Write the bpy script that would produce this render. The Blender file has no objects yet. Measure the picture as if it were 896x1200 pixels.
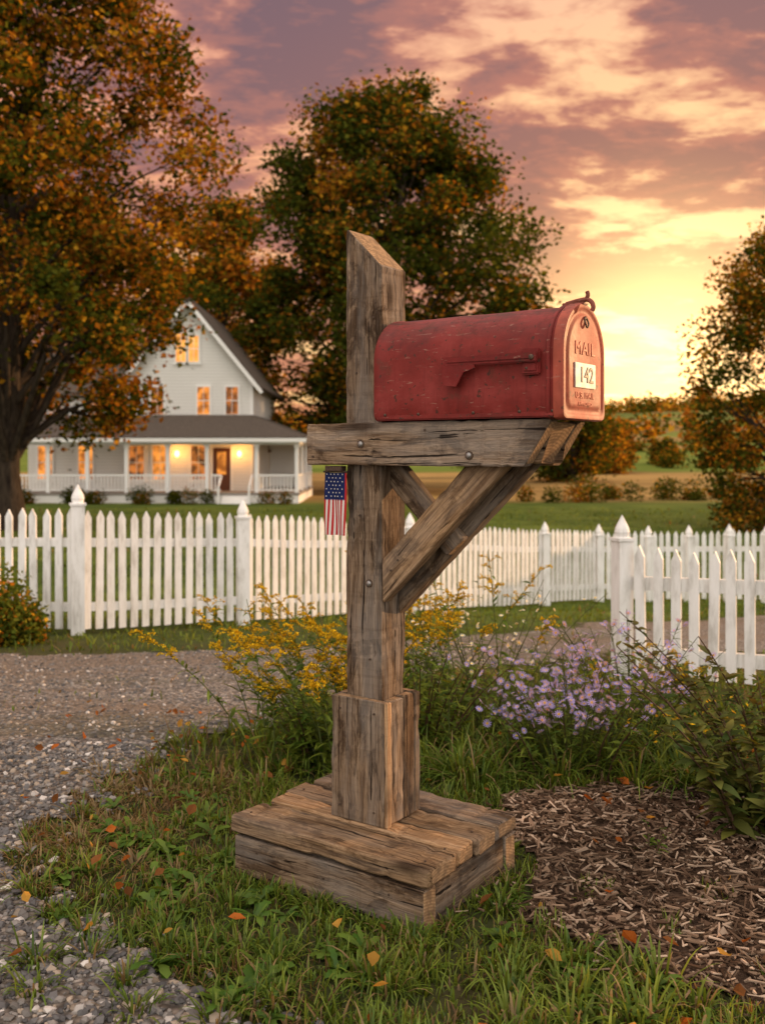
import bpy, bmesh, math
import numpy as np
from mathutils import Vector, Matrix
R = np.random.default_rng(7)
scene = bpy.context.scene
COL = scene.collection
pi = math.pi
rad = math.radians

# ------------------------------------------------------------------ helpers
def empty(name, loc=(0,0,0), rotz=0.0):
    o = bpy.data.objects.new(name, None); COL.objects.link(o)
    o.location = loc; o.rotation_euler = (0,0,rotz); o.empty_display_size=.1
    return o
def link(name, me, parent=None, loc=(0,0,0), rot=(0,0,0)):
    o = bpy.data.objects.new(name, me); COL.objects.link(o)
    o.location = loc; o.rotation_euler = rot
    if parent: o.parent = parent
    return o
def build(name, V, F, mat, col=None, smooth=False, parent=None, loc=(0,0,0), rot=(0,0,0)):
    V=np.asarray(V,dtype=np.float32); F=np.asarray(F,dtype=np.int32)
    M,k=F.shape
    me=bpy.data.meshes.new(name)
    me.vertices.add(len(V)); me.vertices.foreach_set('co',V.ravel())
    me.loops.add(M*k); me.loops.foreach_set('vertex_index',F.ravel())
    me.polygons.add(M); me.polygons.foreach_set('loop_start',np.arange(M,dtype=np.int32)*k)
    me.update(calc_edges=True)
    if col is not None:
        a=me.color_attributes.new('Col','FLOAT_COLOR','POINT')
        c=np.ones((len(V),4),dtype=np.float32); c[:,:3]=col
        a.data.foreach_set('color',c.ravel())
    me.polygons.foreach_set('use_smooth',np.full(M,smooth))
    if mat: me.materials.append(mat)
    return link(name,me,parent,loc,rot)
def pydata(name,V,F,mat,parent=None,loc=(0,0,0),rot=(0,0,0),smooth=False):
    me=bpy.data.meshes.new(name); me.from_pydata([tuple(v) for v in V],[],[tuple(f) for f in F]); me.update()
    if mat: me.materials.append(mat)
    if smooth:
        for p in me.polygons: p.use_smooth=True
    return link(name,me,parent,loc,rot)
def rots(yaw,pitch,roll):
    cy,sy=np.cos(yaw),np.sin(yaw); cp,sp=np.cos(pitch),np.sin(pitch); cr,sr=np.cos(roll),np.sin(roll)
    m=np.empty((len(yaw),3,3))
    m[:,0,0]=cy*cp; m[:,0,1]=cy*sp*sr-sy*cr; m[:,0,2]=cy*sp*cr+sy*sr
    m[:,1,0]=sy*cp; m[:,1,1]=sy*sp*sr+cy*cr; m[:,1,2]=sy*sp*cr-cy*sr
    m[:,2,0]=-sp; m[:,2,1]=cp*sr; m[:,2,2]=cp*cr
    return m
def scatter(TV,TF,P,Rm,S,C,TC=None):
    TV=np.asarray(TV,float); TF=np.asarray(TF); N=len(P); n=len(TV)
    S=np.asarray(S,float)
    if S.ndim==1: S=np.repeat(S[:,None],3,1)
    V=np.einsum('nij,nkj->nki',Rm,TV[None]*S[:,None,:])+P[:,None,:]
    F=TF[None]+(np.arange(N)*n)[:,None,None]
    Cc=np.repeat(C[:,None,:],n,1)
    if TC is not None: Cc=Cc*np.asarray(TC)[None]
    return V.reshape(-1,3),F.reshape(-1,TF.shape[1]),Cc.reshape(-1,3)
def merge(parts):
    Vs,Fs,Cs=[],[],[]; off=0
    for V,F,C in parts:
        Vs.append(V);Fs.append(F+off);Cs.append(C);off+=len(V)
    return np.concatenate(Vs),np.concatenate(Fs),np.concatenate(Cs)
def norm(a): return a/np.maximum(np.linalg.norm(a,axis=-1,keepdims=True),1e-9)
def ribbons(P,D,L,W,droop,prof,C,side=None,rng=R):
    N=len(P); D=norm(D)
    if side is None:
        side=norm(np.cross(D,np.tile([0,0,1.],(N,1))+rng.normal(0,.25,(N,3))))
    s=np.linspace(0,1,len(prof)); k=len(prof)
    V=np.empty((N,k,2,3))
    for i,(t,w) in enumerate(zip(s,prof)):
        c=P+D*(L*t)[:,None]; c[:,2]-=droop*L*t*t
        V[:,i,0]=c-side*(W*w*.5)[:,None]; V[:,i,1]=c+side*(W*w*.5)[:,None]
    V=V.reshape(-1,3)
    b=(np.arange(N)*k*2)[:,None,None]
    f=np.array([[2*i,2*i+1,2*i+3,2*i+2] for i in range(k-1)])[None]
    F=(b+f).reshape(-1,4)
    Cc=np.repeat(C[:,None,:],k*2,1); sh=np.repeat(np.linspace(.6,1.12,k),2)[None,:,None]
    return V,F,(Cc*sh).reshape(-1,3)
def tube(pts,radii,sides=6,col=(1,1,1)):
    pts=np.asarray(pts,float); n=len(pts); V=[]
    for i in range(n):
        d=pts[min(i+1,n-1)]-pts[max(i-1,0)]; d=d/max(np.linalg.norm(d),1e-9)
        a=np.cross(d,[0.13,.97,.2]); 
        if np.linalg.norm(a)<1e-3: a=np.cross(d,[1,0,0])
        a/=np.linalg.norm(a); b=np.cross(d,a)
        for j in range(sides):
            t=2*pi*j/sides; V.append(pts[i]+radii[i]*(a*math.cos(t)+b*math.sin(t)))
    F=[]
    for i in range(n-1):
        for j in range(sides):
            F.append([i*sides+j,i*sides+(j+1)%sides,(i+1)*sides+(j+1)%sides,(i+1)*sides+j])
    V=np.array(V); return V,np.array(F),np.tile(np.array(col,float),(len(V),1))
def pip(x,y,poly):
    x=np.asarray(x);y=np.asarray(y);ins=np.zeros(x.shape,bool);n=len(poly);j=n-1
    for i in range(n):
        xi,yi=poly[i];xj,yj=poly[j]
        c=((yi>y)!=(yj>y))&(x<(xj-xi)*(y-yi)/((yj-yi) if yj!=yi else 1e-9)+xi)
        ins^=c;j=i
    return ins
def terrain(x,y):
    x=np.asarray(x,float);y=np.asarray(y,float)
    z=np.interp(y,[2.6,3.4,8.9,13,14,20,50,60,90,120,170,220,300,400,600,1200,3000],
                  [0,-.05,-.55,-1.02,-1.12,-1.3,-1.45,-1.45,-1.0,-.2,.9,2.4,5.6,10.5,17.5,21,20])
    f=np.clip((y-90)/250,0,1)
    z=z+f*(2*np.sin(x*.012+.6)+1.5*np.sin(x*.031+y*.01))+ f*np.clip((x-20)/200,0,1.3)*8
    z=z+.012*np.sin(x*2.3+y*1.1)*np.sin(y*1.7-x*.6)
    return z

# ------------------------------------------------------------------ node helpers
class G:
    def __init__(s,name):
        s.m=bpy.data.materials.new(name); s.m.use_nodes=True; s.nt=s.m.node_tree
        s.b=s.nt.nodes['Principled BSDF']; s.out=s.nt.nodes['Material Output']
    def n(s,t,**k):
        x=s.nt.nodes.new(t)
        for a,b in k.items(): setattr(x,a,b)
        return x
    def l(s,a,b): s.nt.links.new(a,b)
    def coord(s,kind='Object',scale=(1,1,1),offset=None):
        if kind=='Position': src=s.n('ShaderNodeNewGeometry').outputs['Position']
        else: src=s.n('ShaderNodeTexCoord').outputs[kind]
        if offset is not None:
            v=s.n('ShaderNodeVectorMath',operation='ADD'); s.l(src,v.inputs[0]); s.l(offset,v.inputs[1]); src=v.outputs[0]
        mp=s.n('ShaderNodeMapping'); mp.inputs['Scale'].default_value=scale; s.l(src,mp.inputs['Vector'])
        return mp.outputs['Vector']
    def noise(s,vec,scale,detail=5,rough=.55,dist=0):
        x=s.n('ShaderNodeTexNoise'); x.inputs['Scale'].default_value=scale; x.inputs['Detail'].default_value=detail
        x.inputs['Roughness'].default_value=rough; x.inputs['Distortion'].default_value=dist
        if vec is not None: s.l(vec,x.inputs['Vector'])
        return x.outputs['Fac']
    def ramp(s,fac,stops):
        x=s.n('ShaderNodeValToRGB'); e=x.color_ramp.elements
        while len(e)<len(stops): e.new(.5)
        for i,(p,c) in enumerate(stops):
            e[i].position=p; e[i].color=(c,c,c,1) if isinstance(c,(int,float)) else (*c,1)
        s.l(fac,x.inputs['Fac']); return x.outputs['Color']
    def mix(s,fac,a,b,mode='MIX'):
        x=s.n('ShaderNodeMix',data_type='RGBA',blend_type=mode)
        for i,v in ((0,fac),(6,a),(7,b)):
            if isinstance(v,bpy.types.NodeSocket): s.l(v,x.inputs[i])
            elif i==0: x.inputs[0].default_value=v
            else: x.inputs[i].default_value=(*v,1)
        return x.outputs[2]
    def math(s,op,a,b=0.0,clamp=False):
        x=s.n('ShaderNodeMath',operation=op); x.use_clamp=clamp
        for i,v in enumerate((a,b)):
            if isinstance(v,bpy.types.NodeSocket): s.l(v,x.inputs[i])
            else: x.inputs[i].default_value=v
        return x.outputs[0]
    def bump(s,h,strength=.5,dist=.01,prev=None):
        x=s.n('ShaderNodeBump'); x.inputs['Strength'].default_value=strength; x.inputs['Distance'].default_value=dist
        s.l(h,x.inputs['Height'])
        if prev is not None: s.l(prev,x.inputs['Normal'])
        s.l(x.outputs['Normal'],s.b.inputs['Normal']); return x.outputs['Normal']
    def base(s,c,rough=.6,spec=.3,metal=0):
        if isinstance(c,bpy.types.NodeSocket): s.l(c,s.b.inputs['Base Color'])
        else: s.b.inputs['Base Color'].default_value=(*c,1)
        if isinstance(rough,bpy.types.NodeSocket): s.l(rough,s.b.inputs['Roughness'])
        else: s.b.inputs['Roughness'].default_value=rough
        s.b.inputs['Specular IOR Level'].default_value=spec; s.b.inputs['Metallic'].default_value=metal

def vcol_mat(name,transl=0.0,gloss=0.0):
    g=G(name); a=g.n('ShaderNodeAttribute',attribute_name='Col').outputs['Color']
    g.nt.nodes.remove(g.b)
    d=g.n('ShaderNodeBsdfDiffuse'); g.l(a,d.inputs['Color']); o=d.outputs[0]
    if gloss>0:
        gl=g.n('ShaderNodeBsdfGlossy'); gl.inputs['Roughness'].default_value=.45; m0=g.n('ShaderNodeMixShader'); m0.inputs[0].default_value=gloss
        g.l(o,m0.inputs[1]); g.l(gl.outputs[0],m0.inputs[2]); o=m0.outputs[0]
    if transl>0:
        t=g.n('ShaderNodeBsdfTranslucent'); g.l(g.mix(1.0,a,(1.6,1.25,.6),'MULTIPLY'),t.inputs['Color'])
        mx=g.n('ShaderNodeMixShader'); mx.inputs[0].default_value=transl
        g.l(o,mx.inputs[1]); g.l(t.outputs[0],mx.inputs[2]); o=mx.outputs[0]
    g.l(o,g.out.inputs['Surface'])
    return g.m
M_LEAF=vcol_mat('tree_leaf',.38)
M_GRASS=vcol_mat('grass_blade',.30,.025)
M_PETAL=vcol_mat('petal',.25)
M_STONE=vcol_mat('gravel_stone',0,.03)
M_CHIP=vcol_mat('wood_chip',0)

def bark_mat():
    g=G('bark'); v=g.coord('Position',(3,3,.7)); n=g.noise(v,3,4,.7)
    g.base(g.ramp(n,[(.3,(.015,.010,.008)),(.7,(.07,.052,.035))]),.9,.1); g.bump(n,.9,.08); return g.m
M_BARK=bark_mat()

def wood_mat(name,dark,mid,light,stain=.6,grey=.6,knot=1.):
    g=G(name)
    oi=g.n('ShaderNodeObjectInfo').outputs['Random']
    cb=g.n('ShaderNodeCombineXYZ'); r1=g.math('MULTIPLY',oi,37.); r2=g.math('MULTIPLY',oi,11.)
    g.l(r1,cb.inputs[0]); g.l(r2,cb.inputs[1]); g.l(r1,cb.inputs[2]); off=cb.outputs[0]
    wn=g.n('ShaderNodeTexNoise'); wn.inputs['Scale'].default_value=1.6; wn.inputs['Detail'].default_value=2
    g.l(g.coord('Object',(1.6,7,7),off),wn.inputs['Vector'])
    wv=g.n('ShaderNodeVectorMath',operation='SCALE'); wv.inputs['Scale'].default_value=.035; g.l(wn.outputs['Color'],wv.inputs[0])
    ad=g.n('ShaderNodeVectorMath',operation='ADD'); g.l(off,ad.inputs[0]); g.l(wv.outputs[0],ad.inputs[1]); offw=ad.outputs[0]
    gr=g.noise(g.coord('Object',(1.8,46,46),offw),2.0,8,.70,.6)
    fine=g.noise(g.coord('Object',(7,230,230),offw),1.5,4,.65,.2)
    blot=g.noise(g.coord('Object',(3.2,8,8),off),2.4,7,.70,.6)
    c=g.ramp(gr,[(.30,dark),(.46,mid),(.66,light)])
    fr=g.ramp(fine,[(.35,.85),(.6,0.)])
    c=g.mix(fr,c,g.mix(1.,c,(.40,.35,.31),'MULTIPLY'))
    c=g.mix(g.ramp(g.noise(g.coord('Object',(1.6,4,4),off),1.6,3,.5),[(.35,.55),(.6,0.)]),c,g.mix(1.,c,(1.45,1.35,1.2),'MULTIPLY'))
    c=g.mix(g.math('MULTIPLY',g.ramp(blot,[(.50,0.),(.58,1.)]),stain),c,g.mix(1.,c,(.25,.21,.18),'MULTIPLY'))
    wth=g.ramp(g.noise(g.coord('Object',(2,12,12),off),1.7,5,.6),[(.42,0.),(.6,grey)])
    c=g.mix(wth,c,g.mix(.55,c,(.235,.21,.185)))
    vo=g.n('ShaderNodeTexVoronoi'); vo.inputs['Scale'].default_value=1.0
    g.l(g.coord('Object',(3.4,10,10),offw),vo.inputs['Vector']); 
    kn=g.ramp(vo.outputs['Distance'],[(.07,1.),(.16,.35),(.22,0.)])
    c=g.mix(g.math('MULTIPLY',kn,.85*knot),c,(.030,.017,.010))
    ck=g.noise(g.coord('Object',(1.5,80,80),offw),1.3,3,.55,.2)
    ckr=g.ramp(ck,[(.335,1.),(.37,0.)])
    c=g.mix(g.math('MULTIPLY',ckr,.92),c,(.012,.008,.006))
    saw=g.noise(g.coord('Object',(160,3,3),off),1.,2,.5)
    c=g.mix(g.ramp(saw,[(.55,0.),(.7,.25)]),c,g.mix(1.,c,(.6,.55,.5),'MULTIPLY'))
    pb=g.n('ShaderNodeHueSaturation'); g.l(c,pb.inputs['Color']); g.l(g.math('ADD',g.math('MULTIPLY',oi,.4),.82),pb.inputs['Value'])
    g.base(pb.outputs[0],.88,.10)
    h=g.math('SUBTRACT',g.math('ADD',g.math('MULTIPLY',gr,.8),g.math('MULTIPLY',fine,.6)),g.math('MULTIPLY',ckr,1.8))
    g.bump(h,.85,.004)
    return g.m
W_OLD=wood_mat('weathered_wood',(.055,.035,.023),(.172,.120,.080),(.31,.232,.16),.8,.85)
W_TAN=wood_mat('tan_wood',(.10,.058,.031),(.265,.172,.098),(.43,.30,.18),.65,.45)
W_DARK=wood_mat('stained_wood',(.032,.020,.013),(.135,.086,.052),(.25,.17,.10),.95,.5)
W_FRESH=wood_mat('cut_wood',(.26,.145,.068),(.43,.265,.14),(.55,.37,.22),.3,.2,.6)
g=G('end_grain'); oi=g.n('ShaderNodeObjectInfo').outputs['Random']
cb=g.n('ShaderNodeCombineXYZ'); g.l(g.math('MULTIPLY',oi,.06),cb.inputs[1]); cb.inputs[2].default_value=.13
vv=g.coord('Object',(0,1,1),cb.outputs[0])
wvn=g.n('ShaderNodeTexWave'); wvn.wave_type='RINGS'; wvn.rings_direction='X'; wvn.inputs['Scale'].default_value=48; wvn.inputs['Distortion'].default_value=1.6; wvn.inputs['Detail'].default_value=2; wvn.inputs['Detail Scale'].default_value=.6
g.l(vv,wvn.inputs['Vector']); nn=g.noise(g.coord('Object'),60,6,.7)
c=g.ramp(wvn.outputs['Fac'],[(.0,(.27,.165,.088)),(.6,(.36,.225,.12)),(1.,(.40,.26,.145))])
c=g.mix(g.ramp(nn,[(.42,.0),(.60,.75)]),c,(.13,.085,.052))
g.base(c,.9,.1); g.bump(nn,.6,.002); W_END=g.m

# ------------------------------------------------------------------ camera
C_H=1.01
cam=bpy.data.cameras.new('camera'); co=bpy.data.objects.new('camera',cam); COL.objects.link(co)
co.location=(0,0,C_H); co.rotation_euler=(rad(90),0,0)
cam.sensor_fit='VERTICAL'; cam.sensor_height=36; cam.lens=34.5; cam.shift_y=-.058
cam.clip_start=.05; cam.clip_end=6000
cam.dof.use_dof=True; cam.dof.focus_distance=2.15; cam.dof.aperture_fstop=5.0
scene.camera=co

# ------------------------------------------------------------------ sky / light
SUN_AZ=rad(58); SUN_EL=rad(9.5)
w=bpy.data.worlds.new('World'); scene.world=w; w.use_nodes=True
try:
    w.cycles.sampling_method='MANUAL'; w.cycles.sample_map_resolution=256
except Exception as e: print(e)
nt=w.node_tree; nt.nodes.clear()
class WG(G):
    def __init__(s,nt): s.nt=nt
g=WG(nt)
out=g.n('ShaderNodeOutputWorld'); bg=g.n('ShaderNodeBackground')
tc=g.n('ShaderNodeTexCoord').outputs['Generated']
sp=g.n('ShaderNodeSeparateXYZ'); g.l(tc,sp.inputs[0]); X,Y,Z=sp.outputs
zc=g.math('ADD',g.math('MAXIMUM',Z,0.),.16)
cb=g.n('ShaderNodeCombineXYZ'); g.l(g.math('DIVIDE',X,zc),cb.inputs[0]); g.l(g.math('DIVIDE',Y,zc),cb.inputs[1])
def off(vec,o,sc=(1,1,1)):
    m=g.n('ShaderNodeMapping'); m.inputs['Location'].default_value=o; m.inputs['Scale'].default_value=sc; g.l(vec,m.inputs['Vector']); return m.outputs[0]
n1=g.noise(off(cb.outputs[0],(3.1,1.7,0),(1.,1.15,1)),1.9,6,.60,.25)
n2=g.noise(off(cb.outputs[0],(9.1,4.7,2),(1.,1.6,1)),6.5,4,.62,.3)
dens=g.math('ADD',g.math('MULTIPLY',n1,.76),g.math('MULTIPLY',n2,.24))
def dotdir(v):
    d=g.n('ShaderNodeVectorMath',operation='DOT_PRODUCT'); nv=Vector(v).normalized(); g.l(tc,d.inputs[0]); d.inputs[1].default_value=nv; return g.math('MAXIMUM',d.outputs['Value'],0.)
sd=dotdir((.285,1,.075))
core=g.math('POWER',sd,150.); broad=g.math('POWER',sd,14.)
gap=g.ramp(Z,[(0.,(1.0,.56,.18)),(.10,(1.0,.52,.20)),(.20,(1.,.47,.22)),(.32,(1.0,.42,.24)),(.5,(.78,.40,.36))])
gap=g.mix(g.math('MULTIPLY',broad,.8),gap,(1.35,.95,.42))
dark=g.ramp(Z,[(0.,(.60,.23,.09)),(.12,(.42,.18,.12)),(.22,(.25,.125,.125)),(.42,(.185,.118,.148))])
dark=g.mix(g.math('MULTIPLY',broad,.5),dark,(.70,.26,.10))
midc=g.mix(.42,dark,(1.0,.33,.17))
m1=g.ramp(dens,[(.42,0.),(.465,.5),(.505,1.)])
c=g.mix(m1,gap,midc)
m2=g.ramp(dens,[(.475,0.),(.545,1.)])
c=g.mix(m2,c,dark)
c=g.mix(g.ramp(n2,[(.53,0.),(.66,.5)]),c,midc)
addc=g.mix(1.,c,g.mix(core,(0,0,0),(2.3,1.5,.55)),'ADD')
sky=g.n('ShaderNodeTexSky'); sky.sky_type='NISHITA'; sky.sun_disc=False; sky.sun_elevation=SUN_EL; sky.sun_rotation=SUN_AZ
addc=g.mix(1.,addc,g.mix(1.,sky.outputs[0],(.008,.008,.008),'MULTIPLY'),'ADD')
sky_fill=g.math('ADD',g.ramp(g.math('SUBTRACT',.10,Y),[(0.,0.),(.8,1.)]),g.ramp(Z,[(.5,0.),(.85,.5)]),True)  # extra-bright sky behind the camera and overhead, added as fill light
fill_col=g.mix(n1,(1.66,1.54,1.42),(2.15,1.92,1.72))
addc=g.mix(sky_fill,addc,fill_col)
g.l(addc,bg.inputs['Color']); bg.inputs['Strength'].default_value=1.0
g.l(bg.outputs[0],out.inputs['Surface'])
sl=bpy.data.lights.new('sun','SUN'); sl.energy=5.0; sl.angle=rad(1.2); sl.color=(1,.58,.28)
so=bpy.data.objects.new('sun',sl); COL.objects.link(so)
S=Vector((math.sin(SUN_AZ)*math.cos(SUN_EL),math.cos(SUN_AZ)*math.cos(SUN_EL),math.sin(SUN_EL)))
so.rotation_euler=S.to_track_quat('Z','Y').to_euler(); so.location=(10,0,20)

# ------------------------------------------------------------------ ground
def spacing(lo,hi,n,k): 
    t=np.linspace(-1,1,n); s=np.sinh(t*k)/np.sinh(k); return np.where(s<0,-s*lo,s*hi)
gx=spacing(-1800,1800,360,7.2); gt=np.linspace(0,1,520)
gy=np.concatenate([np.linspace(-60,-2,12),-1.8+ (np.sinh(gt*8)/np.sinh(8))*3200])
XX,YY=np.meshgrid(gx,gy); ZZ=terrain(XX,YY)
V=np.stack([XX.ravel(),YY.ravel(),ZZ.ravel()],1)
nx=len(gx);ny=len(gy)
i=np.arange(nx-1)[None]+np.arange(ny-1)[:,None]*nx; i=i.ravel()
F=np.stack([i,i+1,i+nx+1,i+nx],1)
g=G('meadow_ground'); pos=g.coord('Position')
sp=g.n('ShaderNodeSeparateXYZ'); g.l(g.coord('Position'),sp.inputs[0])
nA=g.noise(pos,1.6,5,.65); nB=g.noise(pos,14,4,.6); nC=g.noise(g.coord('Position',(1,.45,1)),.022,4,.5,.3)
near=g.ramp(nA,[(.3,(.03,.04,.014)),(.5,(.05,.06,.02)),(.68,(.085,.062,.032))])
near=g.mix(g.math('MULTIPLY',nB,.6),near,(.025,.022,.012))
lawn=g.ramp(g.noise(pos,.5,5,.6),[(.3,(.05,.085,.014)),(.7,(.12,.155,.028))])
lawn=g.mix(g.ramp(g.noise(g.coord('Position',(.4,1.6,1)),1.2,4,.7),[(.45,0.),(.65,.6)]),lawn,(.03,.05,.01))
far=g.ramp(nC,[(.40,(.34,.20,.07)),(.43,(.10,.14,.025)),(.54,(.17,.20,.04)),(.57,(.26,.16,.055))])
yw=g.math('ADD',sp.outputs[1],g.math('MULTIPLY',g.noise(pos,.05,3),12.))
fY=g.ramp(g.math('DIVIDE',yw,200.),[(0.,0.),(.26,0.),(.285,1.)])
tan=g.ramp(g.math('DIVIDE',yw,200.),[(.285,1.),(.49,1.),(.505,0.)])
grn=g.ramp(g.math('DIVIDE',yw,200.),[(.495,0.),(.51,1.),(.84,1.),(.86,0.)])
far=g.mix(grn,far,g.ramp(g.noise(g.coord('Position',(.3,1,1)),.2,5,.7),[(.35,(.085,.135,.02)),(.65,(.18,.22,.04))]))
far=g.mix(g.math('MULTIPLY',tan,.95),far,g.mix(g.ramp(g.noise(g.coord('Position',(.2,1,1)),.3,5,.7),[(.4,0.),(.6,1.)]),(.40,.255,.09),(.24,.15,.055)))
lawnf=g.ramp(g.math('DIVIDE',sp.outputs[1],20.),[(.3,0.),(.6,1.)])
c=g.mix(lawnf,near,lawn); c=g.mix(fY,c,far)
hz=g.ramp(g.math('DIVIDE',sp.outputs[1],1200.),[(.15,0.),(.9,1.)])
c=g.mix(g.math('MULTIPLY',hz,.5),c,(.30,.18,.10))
g.base(c,.95,.05); g.bump(nB,.7,.03)
build('ground',V,F,g.m,smooth=True)

DRIVE=[(-9,-3),(-.1,-3),(-.2,1.0),(-.31,1.73),(-.42,1.94),(-.74,2.19),(-.86,2.37),(-.92,2.85),(-.86,3.4),(-.5,4.0),(-.25,5.0),(.6,5.9),(1.63,6.5),(4,7.0),(10,7.8),(10,11.5),(4.1,10.3),(2.18,9.1),(.76,7.8),(-1.14,6.65),(-2.5,6.5),(-9,6.7)]
MULCH=[(.36,2.9),(.62,3.0),(1.14,2.95),(2.2,2.9),(2.4,1.7),(.9,1.72),(.62,1.82),(.48,1.93),(.38,2.02),(.30,2.12),(.36,2.4)]
def wob(x,y,a=.07): return a*(np.sin(x*9.1+y*4.)+np.sin(y*13.3-x*5)*.7+.6*np.sin(x*31+y*23)), a*(np.cos(y*8.7-x*3.)+np.cos(x*14.1+y*3)*.7+.6*np.cos(y*29-x*19))
def in_drive(x,y): a,b=wob(x,y,.05); return pip(x+a,y+b,DRIVE)
def in_mulch(x,y): a,b=wob(x,y,.03); return pip(x+a,y+b,MULCH)
def sheet(name,fn,x0,x1,y0,y1,step,dz,mat):
    xs=np.arange(x0,x1,step); ys=np.arange(y0,y1,step); XX,YY=np.meshgrid(xs,ys)
    ZZ=terrain(XX,YY)+dz; n=len(xs)
    V=np.stack([XX.ravel(),YY.ravel(),ZZ.ravel()],1)
    cx=(XX[:-1,:-1]+step/2); cy=(YY[:-1,:-1]+step/2)
    k=fn(cx,cy).ravel(); i=(np.arange(len(xs)-1)[None]+np.arange(len(ys)-1)[:,None]*n).ravel()[k]
    F=np.stack([i,i+1,i+n+1,i+n],1)
    used=np.unique(F); mp=np.full(len(V),-1); mp[used]=np.arange(len(used))
    return build(name,V[used],mp[F],mat,smooth=True)
g=G('gravel'); pos=g.coord('Position')
vo=g.n('ShaderNodeTexVoronoi'); vo.inputs['Scale'].default_value=55; g.l(pos,vo.inputs['Vector'])
sepc=g.n('ShaderNodeSeparateColor'); g.l(vo.outputs['Color'],sepc.inputs[0])
c=g.ramp(sepc.outputs[0],[(0.,(.10,.092,.085)),(.4,(.20,.182,.165)),(.75,(.30,.27,.24)),(1.,(.52,.47,.42))])
dirt=g.ramp(g.noise(g.coord('Position',(.7,2.4,1)),.9,6,.65),[(.42,0.),(.56,1.)])
c=g.mix(g.math('MULTIPLY',dirt,.75),c,(.225,.17,.125))
c=g.mix(g.ramp(g.noise(g.coord('Position',(.6,2.2,1)),.8,4),[(.52,0.),(.64,.6)]),c,(.11,.10,.055))
edge=g.ramp(vo.outputs['Distance'],[(.25,0.),(.75,.8)])
c=g.mix(edge,c,(.055,.047,.04))
g.base(c,.9,.15); 
hh=g.math('SUBTRACT',1.,vo.outputs['Distance'])
g.bump(g.math('ADD',hh,g.math('MULTIPLY',g.noise(pos,6,4),1.5)),.9,.012)
sheet('gravel_driveway',in_drive,-9,10,-1,11.4,.05,.006,g.m)
g=G('mulch_soil'); pos=g.coord('Position')
c=g.ramp(g.noise(pos,45,5,.7),[(.3,(.02,.013,.009)),(.55,(.07,.045,.03)),(.75,(.14,.09,.06))])
g.base(c,.95,.05); g.bump(g.noise(pos,60,4),1.,.015)
sheet('mulch_bed',in_mulch,.1,2.5,1.5,3.3,.02,.006,g.m)

def ico():
    bm=bmesh.new(); bmesh.ops.create_icosphere(bm,subdivisions=1,radius=1); V=np.array([v.co[:] for v in bm.verts]); F=np.array([[v.index for v in f.verts] for f in bm.faces]); bm.free(); return V,F
IV,IF=ico()
def stone_field(N,x0,x1,y0,y1,smin,smax,rng):
    x=rng.uniform(x0,x1,N); y=y0+(y1-y0)*rng.random(N)**1.25
    dens_=.5+.5*np.sin(x*3.1+y*1.7+1)*np.sin(y*2.9-x)
    k=in_drive(x,y)|((rng.random(N)<.10)&in_drive(x-.12,y-.02)); k&=(rng.random(N)<.55+.45*dens_)|(y<2.2); x=x[k];y=y[k]; parts=[]
    n=len(x); grp=rng.integers(0,5,n)
    for q in range(5):
        s=grp==q; m=s.sum(); TV=IV*(1+rng.normal(0,.16,(len(IV),1)))
        sc=(smin+(smax-smin)*rng.random(m)**2.6)[:,None]*np.stack([rng.uniform(.8,1.3,m),rng.uniform(.65,1.,m),rng.uniform(.45,.75,m)],1)
        P=np.stack([x[s],y[s],terrain(x[s],y[s])+.006+sc[:,2]*.35],1)
        t=rng.random(m)[:,None]; C=np.where(t<.45,[[.105,.10,.098]],np.where(t<.78,[[.20,.182,.165]],np.where(t<.93,[[.31,.25,.19]],[[.50,.46,.42]])))*rng.uniform(.65,1.3,(m,1))
        parts.append(scatter(TV,IF,P,rots(rng.uniform(0,6.28,m),rng.normal(0,.3,m),rng.normal(0,.3,m)),sc,C))
    return merge(parts)
A=stone_field(40000,-2.3,.1,1.35,3.6,.0045,.0140,R); B=stone_field(14000,-3.4,1.2,3.2,7.0,.005,.013,R)
V,F,C=merge([A,B]); build('gravel_stones',V,F,M_STONE,C)

BV=np.array([[a,b,c] for a in(-.5,.5) for b in(-.5,.5) for c in(-.5,.5)]); BF=np.array([[0,1,3,2],[4,6,7,5],[0,4,5,1],[2,3,7,6],[0,2,6,4],[1,5,7,3]])
BV2=BV.copy(); BV2[:,1]*=np.where(BV2[:,0]>0,.35,1.); BV2[:,2]+=.8*np.abs(BV2[:,0])
N=26000; x=R.uniform(.1,2.3,N); y=R.uniform(1.55,3.15,N); k=in_mulch(x,y)|((R.random(N)<.07)&in_mulch(x+.15,y)); x=x[k];y=y[k];n=len(x)
sc=np.stack([.008+.045*R.random(n)**1.8,R.uniform(.002,.0085,n),R.uniform(.0015,.004,n)],1)
big=R.random(n)<.03; sc[big]*=np.array([1.2,2.2,1.6])
tone=(.5+.5*np.sin(x*6+y*2)*np.sin(y*8-x*3))[:,None]
t=R.random((n,1)); C=np.where(t<.42,[[.10,.062,.040]],np.where(t<.80,[[.25,.168,.112]],[[.46,.34,.245]]))*R.uniform(.55,1.2,(n,1))*(.7+.5*tone)
V,F,C=scatter(BV2,BF,np.stack([x,y,terrain(x,y)+R.uniform(.006,.024,n)],1),rots(R.uniform(0,6.28,n),R.normal(0,.22,n),R.normal(0,.4,n)),sc,C)
build('mulch_chips',V,F,M_CHIP,C)

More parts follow.
